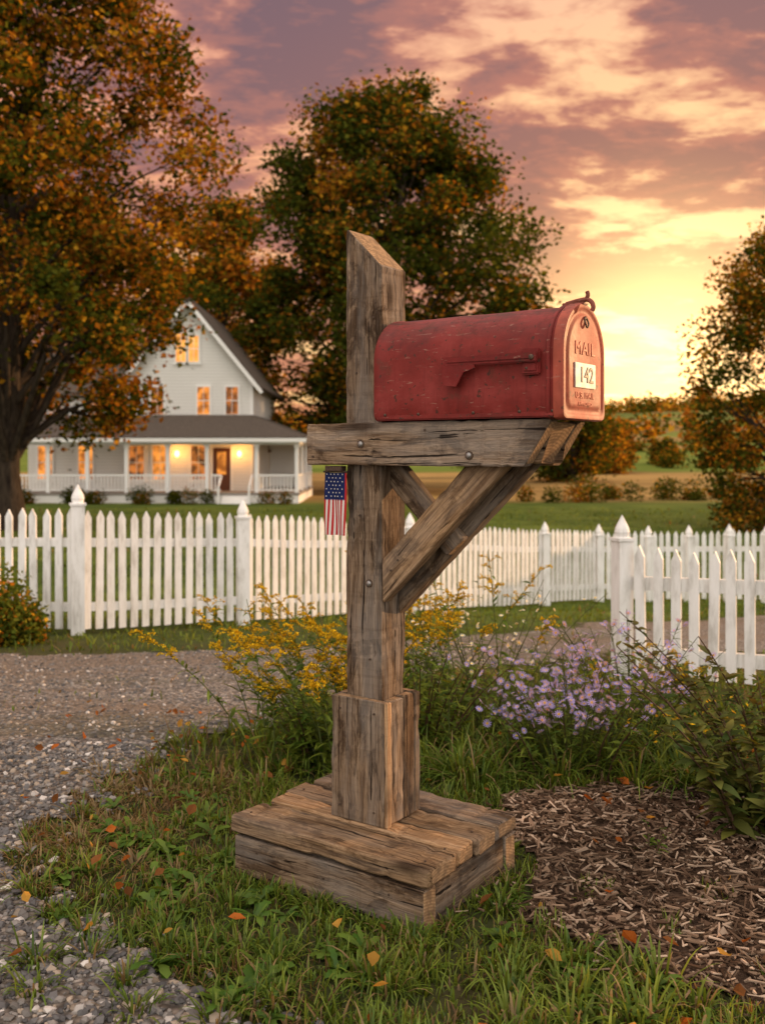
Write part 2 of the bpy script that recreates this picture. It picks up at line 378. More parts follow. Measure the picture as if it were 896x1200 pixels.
# ------------------------------------------------------------------ grass
TH=rad(35); UX,UY=math.cos(TH),-math.sin(TH); VX,VY=math.sin(TH),math.cos(TH); PCX,PCY=-.016,2.38
def in_base(x,y,m=0.0):
    dx=x-PCX;dy=y-PCY; return (np.abs(dx*UX+dy*UY)<.275+m)&(np.abs(dx*VX+dy*VY)<.21+m)
def strawness(x,y):
    p=np.sin(x*3.1+1.7*np.sin(y*2.3)+.5)*np.sin(y*3.7+1.3*np.sin(x*4.1))
    e=np.exp(-((x+.72)**2/.12+(y-2.75)**2/.35))
    return np.clip(.45*(p>.3)+.85*e+.25*np.sin(x*19+y*7)*np.sin(y*23),0,1)
def grass(N,x0,x1,y0,y1,h0,h1,wd,rng,ok,brown=.18,power=1.0):
    x=rng.uniform(x0,x1,N); y=y0+(y1-y0)*rng.random(N)**power
    cl=np.sin(x*11+np.sin(y*7)*2)*np.sin(y*13+np.cos(x*9)*2)
    cl2=np.sin(x*29+2*np.sin(y*17))*np.sin(y*31+np.cos(x*21)*2)
    k=ok(x,y)&(rng.random(N)<.55+.3*cl+.3*cl2); x=x[k];y=y[k];cl=cl[k];n=len(x)
    st=strawness(x,y)
    h=rng.uniform(h0,h1,n)*(1+.4*cl)*(1-.35*st)
    yaw=rng.uniform(0,2*pi,n); lean=np.abs(rng.normal(.55,.4,n))
    D=np.stack([np.cos(yaw)*lean,np.sin(yaw)*lean,np.ones(n)],1)
    side=np.stack([-np.sin(yaw+rng.normal(0,.5,n)),np.cos(yaw),np.zeros(n)],1)
    t=rng.random((n,1)); isb=(rng.random(n)<brown*.5+.75*st*(y<6))[:,None]
    hue=(.5+.5*np.sin(x*5+y*3.3))[:,None]
    gcol=np.array([.068,.135,.014])*(1-t)+np.array([.19,.245,.030])*t
    gcol=gcol*(1-.35*hue)+np.array([.17,.20,.02])*.35*hue
    bcol=np.array([.29,.20,.085])*(1-t)+np.array([.16,.09,.037])*t
    C=np.where(isb,bcol,gcol)*rng.uniform(.6,1.3,(n,1))
    P=np.stack([x,y,terrain(x,y)],1)
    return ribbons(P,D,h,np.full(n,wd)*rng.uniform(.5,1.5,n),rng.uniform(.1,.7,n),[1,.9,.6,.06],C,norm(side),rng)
okA=lambda x,y:(~in_drive(x,y)|((np.sin(x*17)*np.sin(y*15)>.5)&~in_drive(x-.3,y)))&(~in_mulch(x,y)|((np.sin(x*23)*np.sin(y*19)>.6)&(y<2.3)))&~in_base(x,y,.004)
parts=[grass(100000,-1.3,1.6,1.35,3.1,.022,.070,.0040,R,okA,.2),
       grass(42000,-1.2,3.4,3.0,5.6,.05,.12,.0065,R,okA,.15),
       grass(50000,-7,8,5.4,14.5,.05,.10,.011,R,lambda x,y:~in_drive(x,y)&(abs(x)<y*.5+.6),.1,.8),
       grass(5000,-4,4,4.2,8.5,.03,.07,.009,R,lambda x,y:in_drive(x,y)&(np.sin(x*2.2+y*5)*np.sin(y*7)>.45),.3),
       grass(18000,-16,22,14,42,.10,.2,.04,R,lambda x,y:abs(x)<y*.5+1,.1)]
def tufts(cs,rng,nper,h0,h1,wd,spread,leanm=.5,straw=.12):
    ps=[]
    for cx,cy in cs:
        n=nper; a=rng.uniform(0,2*pi,n); r=spread*rng.random(n)
        x=cx+np.cos(a)*r; y=cy+np.sin(a)*r; k=~in_base(x,y,.0); x=x[k];y=y[k];a=a[k];n=len(x)
        lean=np.abs(rng.normal(leanm,.3,n)); D=np.stack([np.cos(a)*lean,np.sin(a)*lean,np.ones(n)],1)
        t=rng.random((n,1)); C=(np.array([.068,.14,.015])*(1-t)+np.array([.21,.27,.04])*t)*rng.uniform(.7,1.2,(n,1))
        C=np.where(rng.random((n,1))<straw,[[.28,.20,.09]],C)
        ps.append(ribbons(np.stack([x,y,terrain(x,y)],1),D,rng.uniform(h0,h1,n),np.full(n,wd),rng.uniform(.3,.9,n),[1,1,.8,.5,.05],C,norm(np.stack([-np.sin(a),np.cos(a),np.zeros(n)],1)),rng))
    return ps
edge=[(PCX+UX*a+VX*b,PCY+UY*a+VY*b) for a,b in [(s,-.235) for s in np.linspace(-.27,.27,9)]+[(-.3,s) for s in np.linspace(-.2,.2,5)]+[(.295,s) for s in (-.22,-.14)]]
parts+=tufts(edge,R,55,.03,.080,.0045,.045)
parts+=tufts([(R.uniform(-.85,.3),R.uniform(1.5,2.9)) for _ in range(55)],R,40,.05,.12,.005,.04)
parts+=tufts([(R.uniform(-.05,.6),R.uniform(1.5,1.95)) for _ in range(34)],R,34,.06,.15,.006,.04)
parts+=tufts([(R.uniform(-.95,-.45),R.uniform(2.3,3.3)) for _ in range(26)],R,50,.04,.10,.004,.06,1.0,.8)
parts+=tufts([(R.uniform(.12,.95),R.uniform(2.95,3.9)) for _ in range(40)],R,60,.12,.32,.006,.05,.6)
parts+=tufts([(R.uniform(.9,2.0),R.uniform(3.1,4.3)) for _ in range(26)],R,60,.10,.26,.006,.06,.6)
parts+=tufts([(R.uniform(-.45,.1),R.uniform(2.95,3.7)) for _ in range(26)],R,50,.08,.2,.006,.05,.5)
V,F,C=merge(parts); build('grass',V,F,M_GRASS,C)

ps=[]
for _ in range(130):
    cx,cy=(R.uniform(-.8,.75),R.uniform(1.48,2.35)) if _<95 else (R.uniform(-.8,-.2),R.uniform(2.3,3.2))
    if in_base(np.array(cx),np.array(cy),.03) or (in_mulch(np.array(cx),np.array(cy)) and R.random()<.8) or in_drive(np.array(cx),np.array(cy)): continue
    n=R.integers(6,15); a=R.uniform(0,2*pi,n); D=np.stack([np.cos(a),np.sin(a),R.uniform(.35,1.1,n)],1); t=R.random((n,1))
    C=(np.array([.055,.13,.016])*(1-t)+np.array([.14,.21,.028])*t)*R.uniform(.8,1.15)
    P=np.tile([cx,cy,float(terrain(cx,cy))+.008],(n,1)); q=R.uniform(.6,1.15)
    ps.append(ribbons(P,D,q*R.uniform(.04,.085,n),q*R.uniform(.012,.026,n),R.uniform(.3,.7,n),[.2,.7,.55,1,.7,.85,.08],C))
V,F,C=merge(ps); build('broadleaf_weeds',V,F,M_GRASS,C,True)
N=330; x=R.uniform(-1.3,1.5,N); y=R.uniform(1.4,4.4,N); k=~in_base(x,y,.01); x=x[k];y=y[k];n=len(x)
t=R.random((n,1)); C=np.where(t<.35,[[.46,.14,.03]],np.where(t<.70,[[.24,.10,.035]],[[.52,.29,.06]]))*R.uniform(.5,1.15,(n,1))
LV=[(0,-.5,0),(.28,-.2,.14),(.34,.14,.16),(0,.0,-.02),(0,.5,.10),(-.28,-.2,.18),(-.36,.12,.14)]
LF=[(0,1,2,3),(0,3,6,5),(3,2,4,6)]
V,F,C=scatter(LV,LF,np.stack([x,y,terrain(x,y)+R.uniform(.016,.055,n)],1),rots(R.uniform(0,6.28,n),R.normal(0,.5,n),R.normal(0,.5,n)),R.uniform(.015,.042,n),C)
build('fallen_leaves',V,F,M_LEAF,C)

# ------------------------------------------------------------------ timber pieces
def board(name,L,wy,hz,mat,parent,loc,rot=(0,0,0),cut0=None,cut1=None,ch=.003,jit=.0009,seed=0):
    rng=np.random.default_rng(sum(map(ord,name))+seed)
    n=max(4,int(L/.018))
    xs=np.linspace(-L/2,L/2,n+1)
    a,b=wy/2,hz/2
    prof=[(-a+ch,-b),(a-ch,-b),(a,-b+ch),(a,b-ch),(a-ch,b),(-a+ch,b),(-a,b-ch),(-a,-b+ch)]
    V=[]
    seq=[(-L/2,.0)]+[(x,1.) for x in ([-L/2+ch]+list(xs[1:-1])+[L/2-ch])]+[(L/2,.0)]
    m=len(seq); wear=np.zeros((4,m))
    for q in range(4):
        wv=np.convolve(rng.normal(0,1,m+4),np.ones(5)/5,'valid')
        wear[q]=np.clip(wv,0,None)*ch*1.4+(rng.random(m)<.06)*ch*1.5*rng.random(m)
    cid=[0,1,1,2,2,3,3,0]
    for qi,(x,f) in enumerate(seq):
        for j,(py,pz) in enumerate(prof):
            sc=1. if f else 1-ch/min(a,b)*.8
            yy,zz=py*sc,pz*sc
            wr=wear[cid[j]][qi]; yy-=math.copysign(wr*.7,yy); zz-=math.copysign(wr*.7,zz)
            yy+=rng.normal(0,jit*.35); zz+=rng.normal(0,jit*.35)
            xx=x; tt=(x+L/2)/L
            if cut1 is not None: xx+=cut1(yy,zz)*(tt**6)
            if cut0 is not None: xx+=cut0(yy,zz)*((1-tt)**6)
            V.append((xx+(rng.normal(0,jit) if f==0 else 0),yy,zz))
    F=[]
    for i in range(m-1):
        for j in range(8): F.append((i*8+j,i*8+(j+1)%8,(i+1)*8+(j+1)%8,(i+1)*8+j))
    F.append(tuple(reversed(range(8)))); F.append(tuple((m-1)*8+j for j in range(8)))
    me=bpy.data.meshes.new(name); me.from_pydata(V,[],F); me.update(); me.materials.append(mat); me.materials.append(W_END)
    me.polygons[len(F)-1].material_index=1; me.polygons[len(F)-2].material_index=1
    bm=bmesh.new(); bm.from_mesh(me); bmesh.ops.recalc_face_normals(bm,faces=bm.faces); bm.to_mesh(me); bm.free()
    return link(name,me,parent,loc,rot)
UP=(0,-pi/2,0)
g=G('dark_iron'); g.base(g.ramp(g.noise(g.coord('Object'),300,4),[(.4,(.05,.04,.035)),(.6,(.13,.08,.05))]),.6,.4,.5); M_IRON=g.m
g=G('galvanised_bolt'); g.base((.30,.29,.28),.45,.5,.8); M_BOLT=g.m

post=empty('wooden_mailbox_post',(PCX,PCY,0),-TH)
hb=.090
board('base_front_timber',.540,.05,hb,W_OLD,post,(-.002,-.205+.025,hb/2-.002),seed=1)
board('base_back_timber',.540,.05,hb,W_OLD,post,(0,.205-.025,hb/2-.002))
board('base_end_timber',.308,.05,hb-.002,W_OLD,post,(.268-.027,0,hb/2-.002),(0,0,pi/2))
board('base_left_timber',.308,.05,hb-.002,W_DARK,post,(-.268+.027,0,hb/2-.002),(0,0,pi/2))
board('base_inner_timber',.43,.29,.08,W_DARK,post,(0,0,.042))
wds=[.128,.078,.098,.112]; yb=-.213; 
for q,wd in enumerate(wds):
    L=.562+[.004,-.014,.010,-.008][q]
    board(f'base_plank_{q+1}',L,wd-.0065,.040,[W_TAN,W_FRESH,W_TAN,W_OLD][q],post,([.0,.005,-.003,.002][q],yb+wd/2,.1155+[0,.0026,-.0014,.0012][q]),ch=.005,seed=q*3); yb+=wd
ph=.292; pz=.1375+ph/2; pw=.156; pt=.024
board('plinth_front_board',ph,pw,pt,W_OLD,post,(0,-pw/2+pt/2,pz),(0,-pi/2,-pi/2),seed=2)
board('plinth_back_board',ph,pw,pt,W_OLD,post,(0,pw/2-pt/2,pz),(0,-pi/2,-pi/2),seed=5)
board('plinth_side_board_a',ph-.003,pt,.058,W_OLD,post,(pw/2-pt/2,-pw/2+pt+.030,pz-.001),(0,-pi/2,pi/2),seed=3)
board('plinth_side_board_b',ph,pt+.001,.046,W_DARK,post,(pw/2-pt/2,-pw/2+pt+.0605+.023,pz),(0,-pi/2,pi/2),seed=9)
board('plinth_left_board',ph-.002,pt,pw-2*pt-.001,W_DARK,post,(-pw/2+pt/2,0,pz),(0,-pi/2,pi/2))
board('plinth_corner_batten',ph+.001,.022,.010,W_FRESH,post,(pw/2+.003,-pw/2+.0125,pz),UP)
PL=1.552-.137; hw=.0525
cutf=lambda y,z: -.102*((-z)+hw)/(2*hw)
board('post_timber',PL,.105,.105,W_OLD,post,(0,0,.137+PL/2),UP,cut1=cutf,ch=.0035)
BL=.648; zc=1.03
ctx=lambda y,z: .065*(z-.05)/.10
board('front_arm',BL,.039,.100,W_OLD,post,(.508-BL/2,-.0735,zc),cut1=ctx,seed=4)
board('back_arm',.56,.039,.098,W_TAN,post,(.505-.28,.0735,zc),cut1=ctx,seed=8)
board('shelf_board',.40,.104,.03,W_OLD,post,(.258,0,1.063))
board('arm_end_block',.10,.105,.088,W_TAN,post,(.450,0,1.031),cut1=lambda y,z:.06*(z-.045)/.09,cut0=lambda y,z:.06*(z-.045)/.09,seed=12)
def brace(name,t0,zlow,zw,Lh,v,th,mat,seed=0):
    wdt=zw*math.cos(pi/4); L=Lh
    cx=t0+ (L/2)*math.cos(pi/4); cz=zlow+zw/2+(L/2)*math.sin(pi/4)
    board(name,L,th,wdt,mat,post,(cx,v,cz),(0,-pi/4,0),cut0=lambda y,z: z,seed=seed,ch=.0025)
brace('front_brace',.055,.655,.103,.50,-.034,.036,W_TAN,3)
brace('back_brace',.055,.622,.103,.56,.034,.036,W_OLD,6)
brace('middle_filler',.055,.69,.06,.46,0.0,.03,W_DARK,11)
board('cross_strut',.27,.03,.06,W_OLD,post,(.136,-.002,.889),(0,pi/4,0),seed=5)
def dome(name,parent,loc,rot,r,mat,h=.5):
    me=bpy.data.meshes.new(name); bm=bmesh.new()
    bmesh.ops.create_uvsphere(bm,u_segments=16,v_segments=8,radius=r)
    for v in bm.verts: v.co.z*=h
    bm.to_mesh(me); bm.free(); me.materials.append(mat)
    for p in me.polygons:p.use_smooth=True
    return link(name,me,parent,loc,rot)
def washer(name,parent,loc,rot,r,t,mat,seg=20):
    me=bpy.data.meshes.new(name); bm=bmesh.new(); bmesh.ops.create_cone(bm,cap_ends=True,segments=seg,radius1=r,radius2=r*.93,depth=t); bm.to_mesh(me); bm.free(); me.materials.append(mat)
    return link(name,me,parent,loc,rot)
for q,(t,v,z) in enumerate([(.023,-.0935,1.030),(.313,-.0935,1.004),(.018,-.053,.700)]):
    washer(f'bolt_washer_{q}',post,(t,v,z),(pi/2,0,0),.0100,.003,M_IRON)
    dome(f'bolt_head_{q}',post,(t,v-.0015,z),(pi/2,0,0),.0070,M_BOLT,.6)
for q,(t,v,z) in enumerate([(.08,-.0529,.735),(.10,-.0529,.76),(-.01,-.0529,.86),(.02,-.0529,.52),(-.02,-.0529,1.2),(.03,-.0529,1.33),(.2,-.094,1.06),(-.12,-.094,1.0),(-.05,-.0785,.40),(.05,-.0785,.40),(-.05,-.0785,.17),(.05,-.0785,.17),(-.2,-.2055,.06),(.18,-.2055,.06),(.0,-.2055,.05)]):
    washer(f'nail_{q}',post,(t,v,z),(pi/2,0,0),.0028,.0025,M_IRON,10)
for q,(t,v) in enumerate([(-.25,-.17),(-.25,-.09),(.25,-.17),(.25,-.09),(.25,.03),(.24,.16),(-.25,.03)]):
    washer(f'deck_nail_{q}',post,(t,v,.1368),(0,0,0),.003,.0025,M_IRON,10)

# ------------------------------------------------------------------ mailbox
mb=empty('mailbox',(PCX,PCY,0),-TH)
def paint(name,base,wear=1.):
    g=G(name); pos=g.coord('Object')
    n=g.noise(pos,7,6,.65,.3) 
    c=g.ramp(n,[(.33,tuple(v*.6 for v in base)),(.52,base),(.70,tuple(min(1,v*1.3+.014) for v in base))])
    ge=g.n('ShaderNodeNewGeometry'); sn=g.n('ShaderNodeSeparateXYZ'); g.l(ge.outputs['Normal'],sn.inputs[0])
    upz=g.ramp(sn.outputs[2],[(.35,0.),(.9,1.)])
    # sun-faded chalky paint on the top, then dark worn-through patches
    c=g.mix(g.math('MULTIPLY',upz,.35*wear),c,tuple(min(1,v*1.7+.05) for v in base))
    up=g.math('MULTIPLY',upz,g.ramp(g.noise(g.coord('Object',(5,16,16)),2,6,.75),[(.44,0.),(.60,1.)]))
    c=g.mix(g.math('MULTIPLY',up,.75*wear),c,(.050,.026,.020))
    dr=g.ramp(g.noise(g.coord('Object',(34,34,2.2)),1.6,5,.7,.2),[(.52,0.),(.66,1.)])
    c=g.mix(g.math('MULTIPLY',dr,.42*wear),c,g.mix(1.,c,(.42,.35,.3),'MULTIPLY'))
    s1=g.ramp(g.noise(g.coord('Object',(9,60,70)),2.4,4,.65,.8),[(.63,0.),(.67,1.)])
    s2=g.ramp(g.noise(pos,75,3,.55),[(.63,0.),(.67,1.)])
    c=g.mix(g.math('MULTIPLY',s1,.5*wear),c,(.34,.19,.14)); c=g.mix(g.math('MULTIPLY',s2,.85*wear),c,(.05,.022,.014))
    ru=g.ramp(g.noise(pos,17,6,.8),[(.56,0.),(.65,1.)])
    c=g.mix(g.math('MULTIPLY',ru,.5*wear),c,(.085,.030,.016))
    g.base(c,g.ramp(n,[(.3,.5),(.7,.72)]),.26)
    g.bump(g.math('ADD',g.noise(pos,9,3),g.math('MULTIPLY',g.noise(pos,160,3),.15)),.45,.006)
    return g.m
M_RED=paint('worn_red_paint',(.185,.018,.014)); M_RED_LIT=paint('door_red_lit',(.36,.070,.040),.8)  # door red is the same paint with warm light put into its colour
Wm,Hm,Z0=.21,.24,1.0815; r=Wm/2; hs=Hm-r
def arch(wd,ht,seg=28,z0=0.,bot=.012):
    rr=wd/2; st=ht-rr; P=[(-rr+bot,0),( -rr+bot*.3,bot*.3),(-rr,bot)]
    P+=[(-rr,st*.35),(-rr,st*.7)]
    for i in range(seg+1):
        a=pi-pi*i/seg; P.append((rr*math.cos(a),st+rr*math.sin(a)))
    P+=[(rr,st*.7),(rr,st*.35),(rr,bot),(rr-bot*.3,bot*.3),(rr-bot,0)]
    return P
def loft(name,secs,mat,parent,cap0=True,cap1=True,loc=(0,0,0),smooth=True):
    V=[];n=len(secs[0][1])
    for x,P in secs: V+=[(x,y,z) for y,z in P]
    F=[]
    for i in range(len(secs)-1):
        for j in range(n): F.append((i*n+j,i*n+(j+1)%n,(i+1)*n+(j+1)%n,(i+1)*n+j))
    if cap0: F.append(tuple(reversed(range(n))))
    if cap1: F.append(tuple((len(secs)-1)*n+j for j in range(n)))
    o=pydata(name,V,F,mat,parent,loc,smooth=False)
    bm=bmesh.new(); bm.from_mesh(o.data); bmesh.ops.recalc_face_normals(bm,faces=bm.faces); bm.to_mesh(o.data); bm.free()
    if smooth:
        for p in o.data.polygons: p.use_smooth=len(p.vertices)==4
        o.data.set_sharp_from_angle(angle=rad(40))
    return o
def sec(x,d): return (x,[(y,z+d) for y,z in arch(Wm-2*d,Hm-2*d)])
t0,t1=.066,.530
loft('mailbox_body',[sec(t0,.004),sec(t0+.003,.001),sec(t0+.006,0),sec(t0+.02,0),sec(t0+.023,.0015)]+[sec(x,.0015+.0006*math.sin(q*1.7)) for q,x in enumerate(np.linspace(t0+.05,t1-.03,9))]+[sec(t1-.02,.0015),sec(t1-.018,0.0),sec(t1-.002,0.0),sec(t1,.003)],M_RED,mb,loc=(0,0,Z0))
loft('mailbox_door',[sec(t1-.012,-.0035),sec(t1+.006,-.0035),sec(t1+.010,-.001),sec(t1+.0105,.004),sec(t1+.009,.008),sec(t1+.0070,.012),sec(t1+.0070,.019),sec(t1+.0095,.022),sec(t1+.0098,.03),sec(t1+.010,.05)],M_RED_LIT,mb,cap0=False,loc=(0,0,Z0))
xf=t1+.010
loft('hem_rim',[sec(t1-.03,.0002),sec(t1-.028,-.0022),sec(t1-.022,-.0022),sec(t1-.020,.0002)],M_RED,mb,False,False,loc=(0,0,Z0))
def bx(name,parent,c,s,mat,bev=.001,rot=(0,0,0)):
    me=bpy.data.meshes.new(name); bm=bmesh.new(); bmesh.ops.create_cube(bm,size=1)
    for v in bm.verts: v.co=Vector((v.co.x*s[0],v.co.y*s[1],v.co.z*s[2]))
    if bev>0: bmesh.ops.bevel(bm,geom=bm.edges[:],offset=min(bev,min(s)*.4),segments=2,affect='EDGES')
    bm.to_mesh(me); bm.free(); me.materials.append(mat); return link(name,me,parent,c,rot)
bx('bottom_skirt_near',mb,((t0+t1)/2,-Wm/2+.004,Z0+.007),(t1-t0-.02,.012,.012),M_RED,.003)
M_FLAGRED=paint('flag_red',(.165,.013,.011))
yv=-Wm/2-.006
bx('flag_bracket',mb,(.470,yv,Z0+.116),(.042,.010,.054),M_FLAGRED,.003)
bx('flag_bracket_rib',mb,(.470,yv-.006,Z0+.116),(.030,.004,.040),M_FLAGRED,.002)
bx('flag_arm',mb,(.378,yv-.013,Z0+.124),(.224,.006,.020),M_FLAGRED,.002)
V=[(.262,0,.134),(.266,0,.074),(.300,0,.070),(.318,0,.100),(.345,0,.108),(.345,0,.134)]
VV=[(x,yv-.0115,z) for x,_,z in V]+[(x,yv-.0155,z) for x,_,z in V]; n=6
pydata('flag_blade',VV,[tuple(range(n)),tuple(reversed(range(n,2*n)))]+[(j,j+n,(j+1)%n+n,(j+1)%n) for j in range(n)],M_FLAGRED,mb,(0,0,Z0))
bx('flag_arm_ridge',mb,(.378,yv-.017,Z0+.124),(.20,.003,.006),M_FLAGRED,.001)
dome('flag_pivot',mb,(.478,yv-.017,Z0+.124),(pi/2,0,0),.006,M_IRON,.5)
dome('flag_rivet',mb,(.463,yv-.008,Z0+.102),(pi/2,0,0),.003,M_IRON,.6)
for q,t in enumerate((.10,.19,.33,.44,.515)): dome(f'side_rivet_{q}',mb,(t,-Wm/2,Z0+.014),(pi/2,0,0),.0035,M_IRON,.6)
g=G('plate_white'); g.base(g.ramp(g.noise(g.coord('Object'),40,5),[(.35,(.42,.37,.32)),(.55,(.68,.63,.56))]),.5,.3); M_PLATE=g.m
g=G('black_ink'); g.base((.012,.012,.012),.5,.3); M_BLACK=g.m
bx('number_plate',mb,(xf+.0015,-.002,Z0+.090),(.003,.104,.052),M_PLATE,.0008)
def text(name,s,size,loc,mat,ext=.001,sx=1.0,bev=0.,sp_=1.):
    cu=bpy.data.curves.new(name,'FONT'); cu.body=s; cu.size=size; cu.extrude=ext; cu.align_x='CENTER'; cu.align_y='CENTER'; cu.bevel_depth=bev; cu.space_character=sp_
    tmp=bpy.data.objects.new(name+'_t',cu); COL.objects.link(tmp)
    dg=bpy.context.evaluated_depsgraph_get(); me=bpy.data.meshes.new_from_object(tmp.evaluated_get(dg)); bpy.data.objects.remove(tmp)
    me.materials.clear(); me.materials.append(mat)
    for v in me.vertices: v.co.x*=sx
    return link(name,me,mb,loc,(pi/2,0,pi/2))
text('house_number','142',.046,(xf+.0033,.002,Z0+.090),M_BLACK,.0004,1.02,.0006,1.05)
g=G('embossed_red'); g.base(g.ramp(g.noise(g.coord('Object'),60,4),[(.4,(.42,.095,.055)),(.6,(.58,.17,.10))]),.6,.3); M_EMB=g.m
text('embossed_mail','MAIL',.038,(xf+.0004,0,Z0+.146),M_EMB,.0008,1.15,.0004,1.12)
text('embossed_us','U.S. MAIL',.018,(xf+.0004,0,Z0+.048),M_EMB,.0006,1.15,.0003,1.15)
text('embossed_approved','APPROVED',.011,(xf+.0004,0,Z0+.030),M_EMB,.0005,1.2,.0002,1.1)
M_RUST=paint('rusty_red',(.20,.055,.035))
def tubeobj(name,pts,rr,mat,parent,loc=(0,0,0),sides=10):
    pts=[np.array(p,float) for p in pts]; P=[]
    for i in range(len(pts)-1):
        for s in np.linspace(0,1,5)[:-1]:
            p0=pts[max(i-1,0)];p1=pts[i];p2=pts[i+1];p3=pts[min(i+2,len(pts)-1)]
            P.append(.5*((2*p1)+(-p0+p2)*s+(2*p0-5*p1+4*p2-p3)*s*s+(-p0+3*p1-3*p2+p3)*s**3))
    P.append(pts[-1]); n=len(P)
    V,F,C=tube(P,[rr]*n,sides); return build(name,V,F,mat,None,True,parent,loc)
zt=Z0+Hm
bx('latch_base',mb,(t1-.012,0,zt+.003),(.05,.026,.006),M_RUST,.0015)
tubeobj('latch_hook',[(t1-.032,0,zt+.005),(t1-.005,0,zt+.010),(t1+.014,0,zt+.011),(t1+.025,0,zt+.005),(t1+.029,0,zt-.006),(t1+.026,0,zt-.014)],.0050,M_RUST,mb)
tubeobj('latch_tab',[(t1+.012,0,zt+.010),(t1+.017,0,zt+.020),(t1+.015,0,zt+.028)],.0045,M_RUST,mb)
tubeobj('door_pull_ring',[(xf+.002,-.007,zt-.030),(xf+.005,-.008,zt-.040),(xf+.005,0,zt-.048),(xf+.005,.008,zt-.040),(xf+.002,.007,zt-.030),(xf+.002,0,zt-.026),(xf+.002,-.007,zt-.030)],.0020,M_IRON,mb)
dome('pull_rivet',mb,(xf+.001,0,zt-.028),(0,pi/2,0),.004,M_IRON,.6)

# ------------------------------------------------------------------ american flag
fl=empty('american_flag',(PCX,PCY,0),-TH)
g=G('flag_cloth'); a=g.n('ShaderNodeAttribute',attribute_name='Col').outputs['Color']; g.base(a,.85,.1); M_CLOTH=g.m
fw,fh=.064,.150; ncol=13; nrow=40; V=[];F=[];C=[]
def fy(x,z): return -.074+.0045*math.sin(x*130+z*20)*(0.3+(0-z)/fh)
for cidx in range(ncol):
    for rr_ in range(nrow+1):
        for e in (0,1):
            x=-.098+fw*(cidx+e)/ncol; z=-fh*rr_/nrow; V.append((x,fy(x,z),.962+z))
            if rr_<=nrow*.44 and cidx<12: C.append((.012,.020,.08))
            else: C.append((.40,.022,.025) if cidx%2==0 else (.60,.56,.52))
    b=cidx*(nrow+1)*2
    for rr_ in range(nrow): F.append((b+2*rr_,b+2*rr_+1,b+2*rr_+3,b+2*rr_+2))
build('cloth',V,F,M_CLOTH,np.array(C),True,fl)
SV=[];SF=[]
for i_ in range(5):
    for j_ in range(7):
        x=-.098+fw*(.09+.185*i_+(.09 if j_%2 else 0)); z=-.004-.0088*j_
        if x>-.098+fw*.9: continue
        b=len(SV); y=fy(x,z)-.0012
        for q in range(10):
            ra=.0024 if q%2==0 else .0011; an=q*pi/5+pi/2; SV.append((x+ra*math.cos(an),y,.962+z+ra*math.sin(an)))
        SF.append(tuple(range(b,b+10)))
g=G('star_white'); g.base((.6,.58,.56),.8,.1); pydata('stars',SV,SF,g.m,fl)
tubeobj('flag_rod',[(-.102,-.074,.964),(-.066,-.074,.965),(-.030,-.074,.964)],.0025,M_IRON,fl)
bx('flag_clip',fl,(-.066,-.074,.972),(.05,.02,.012),M_IRON,.001)

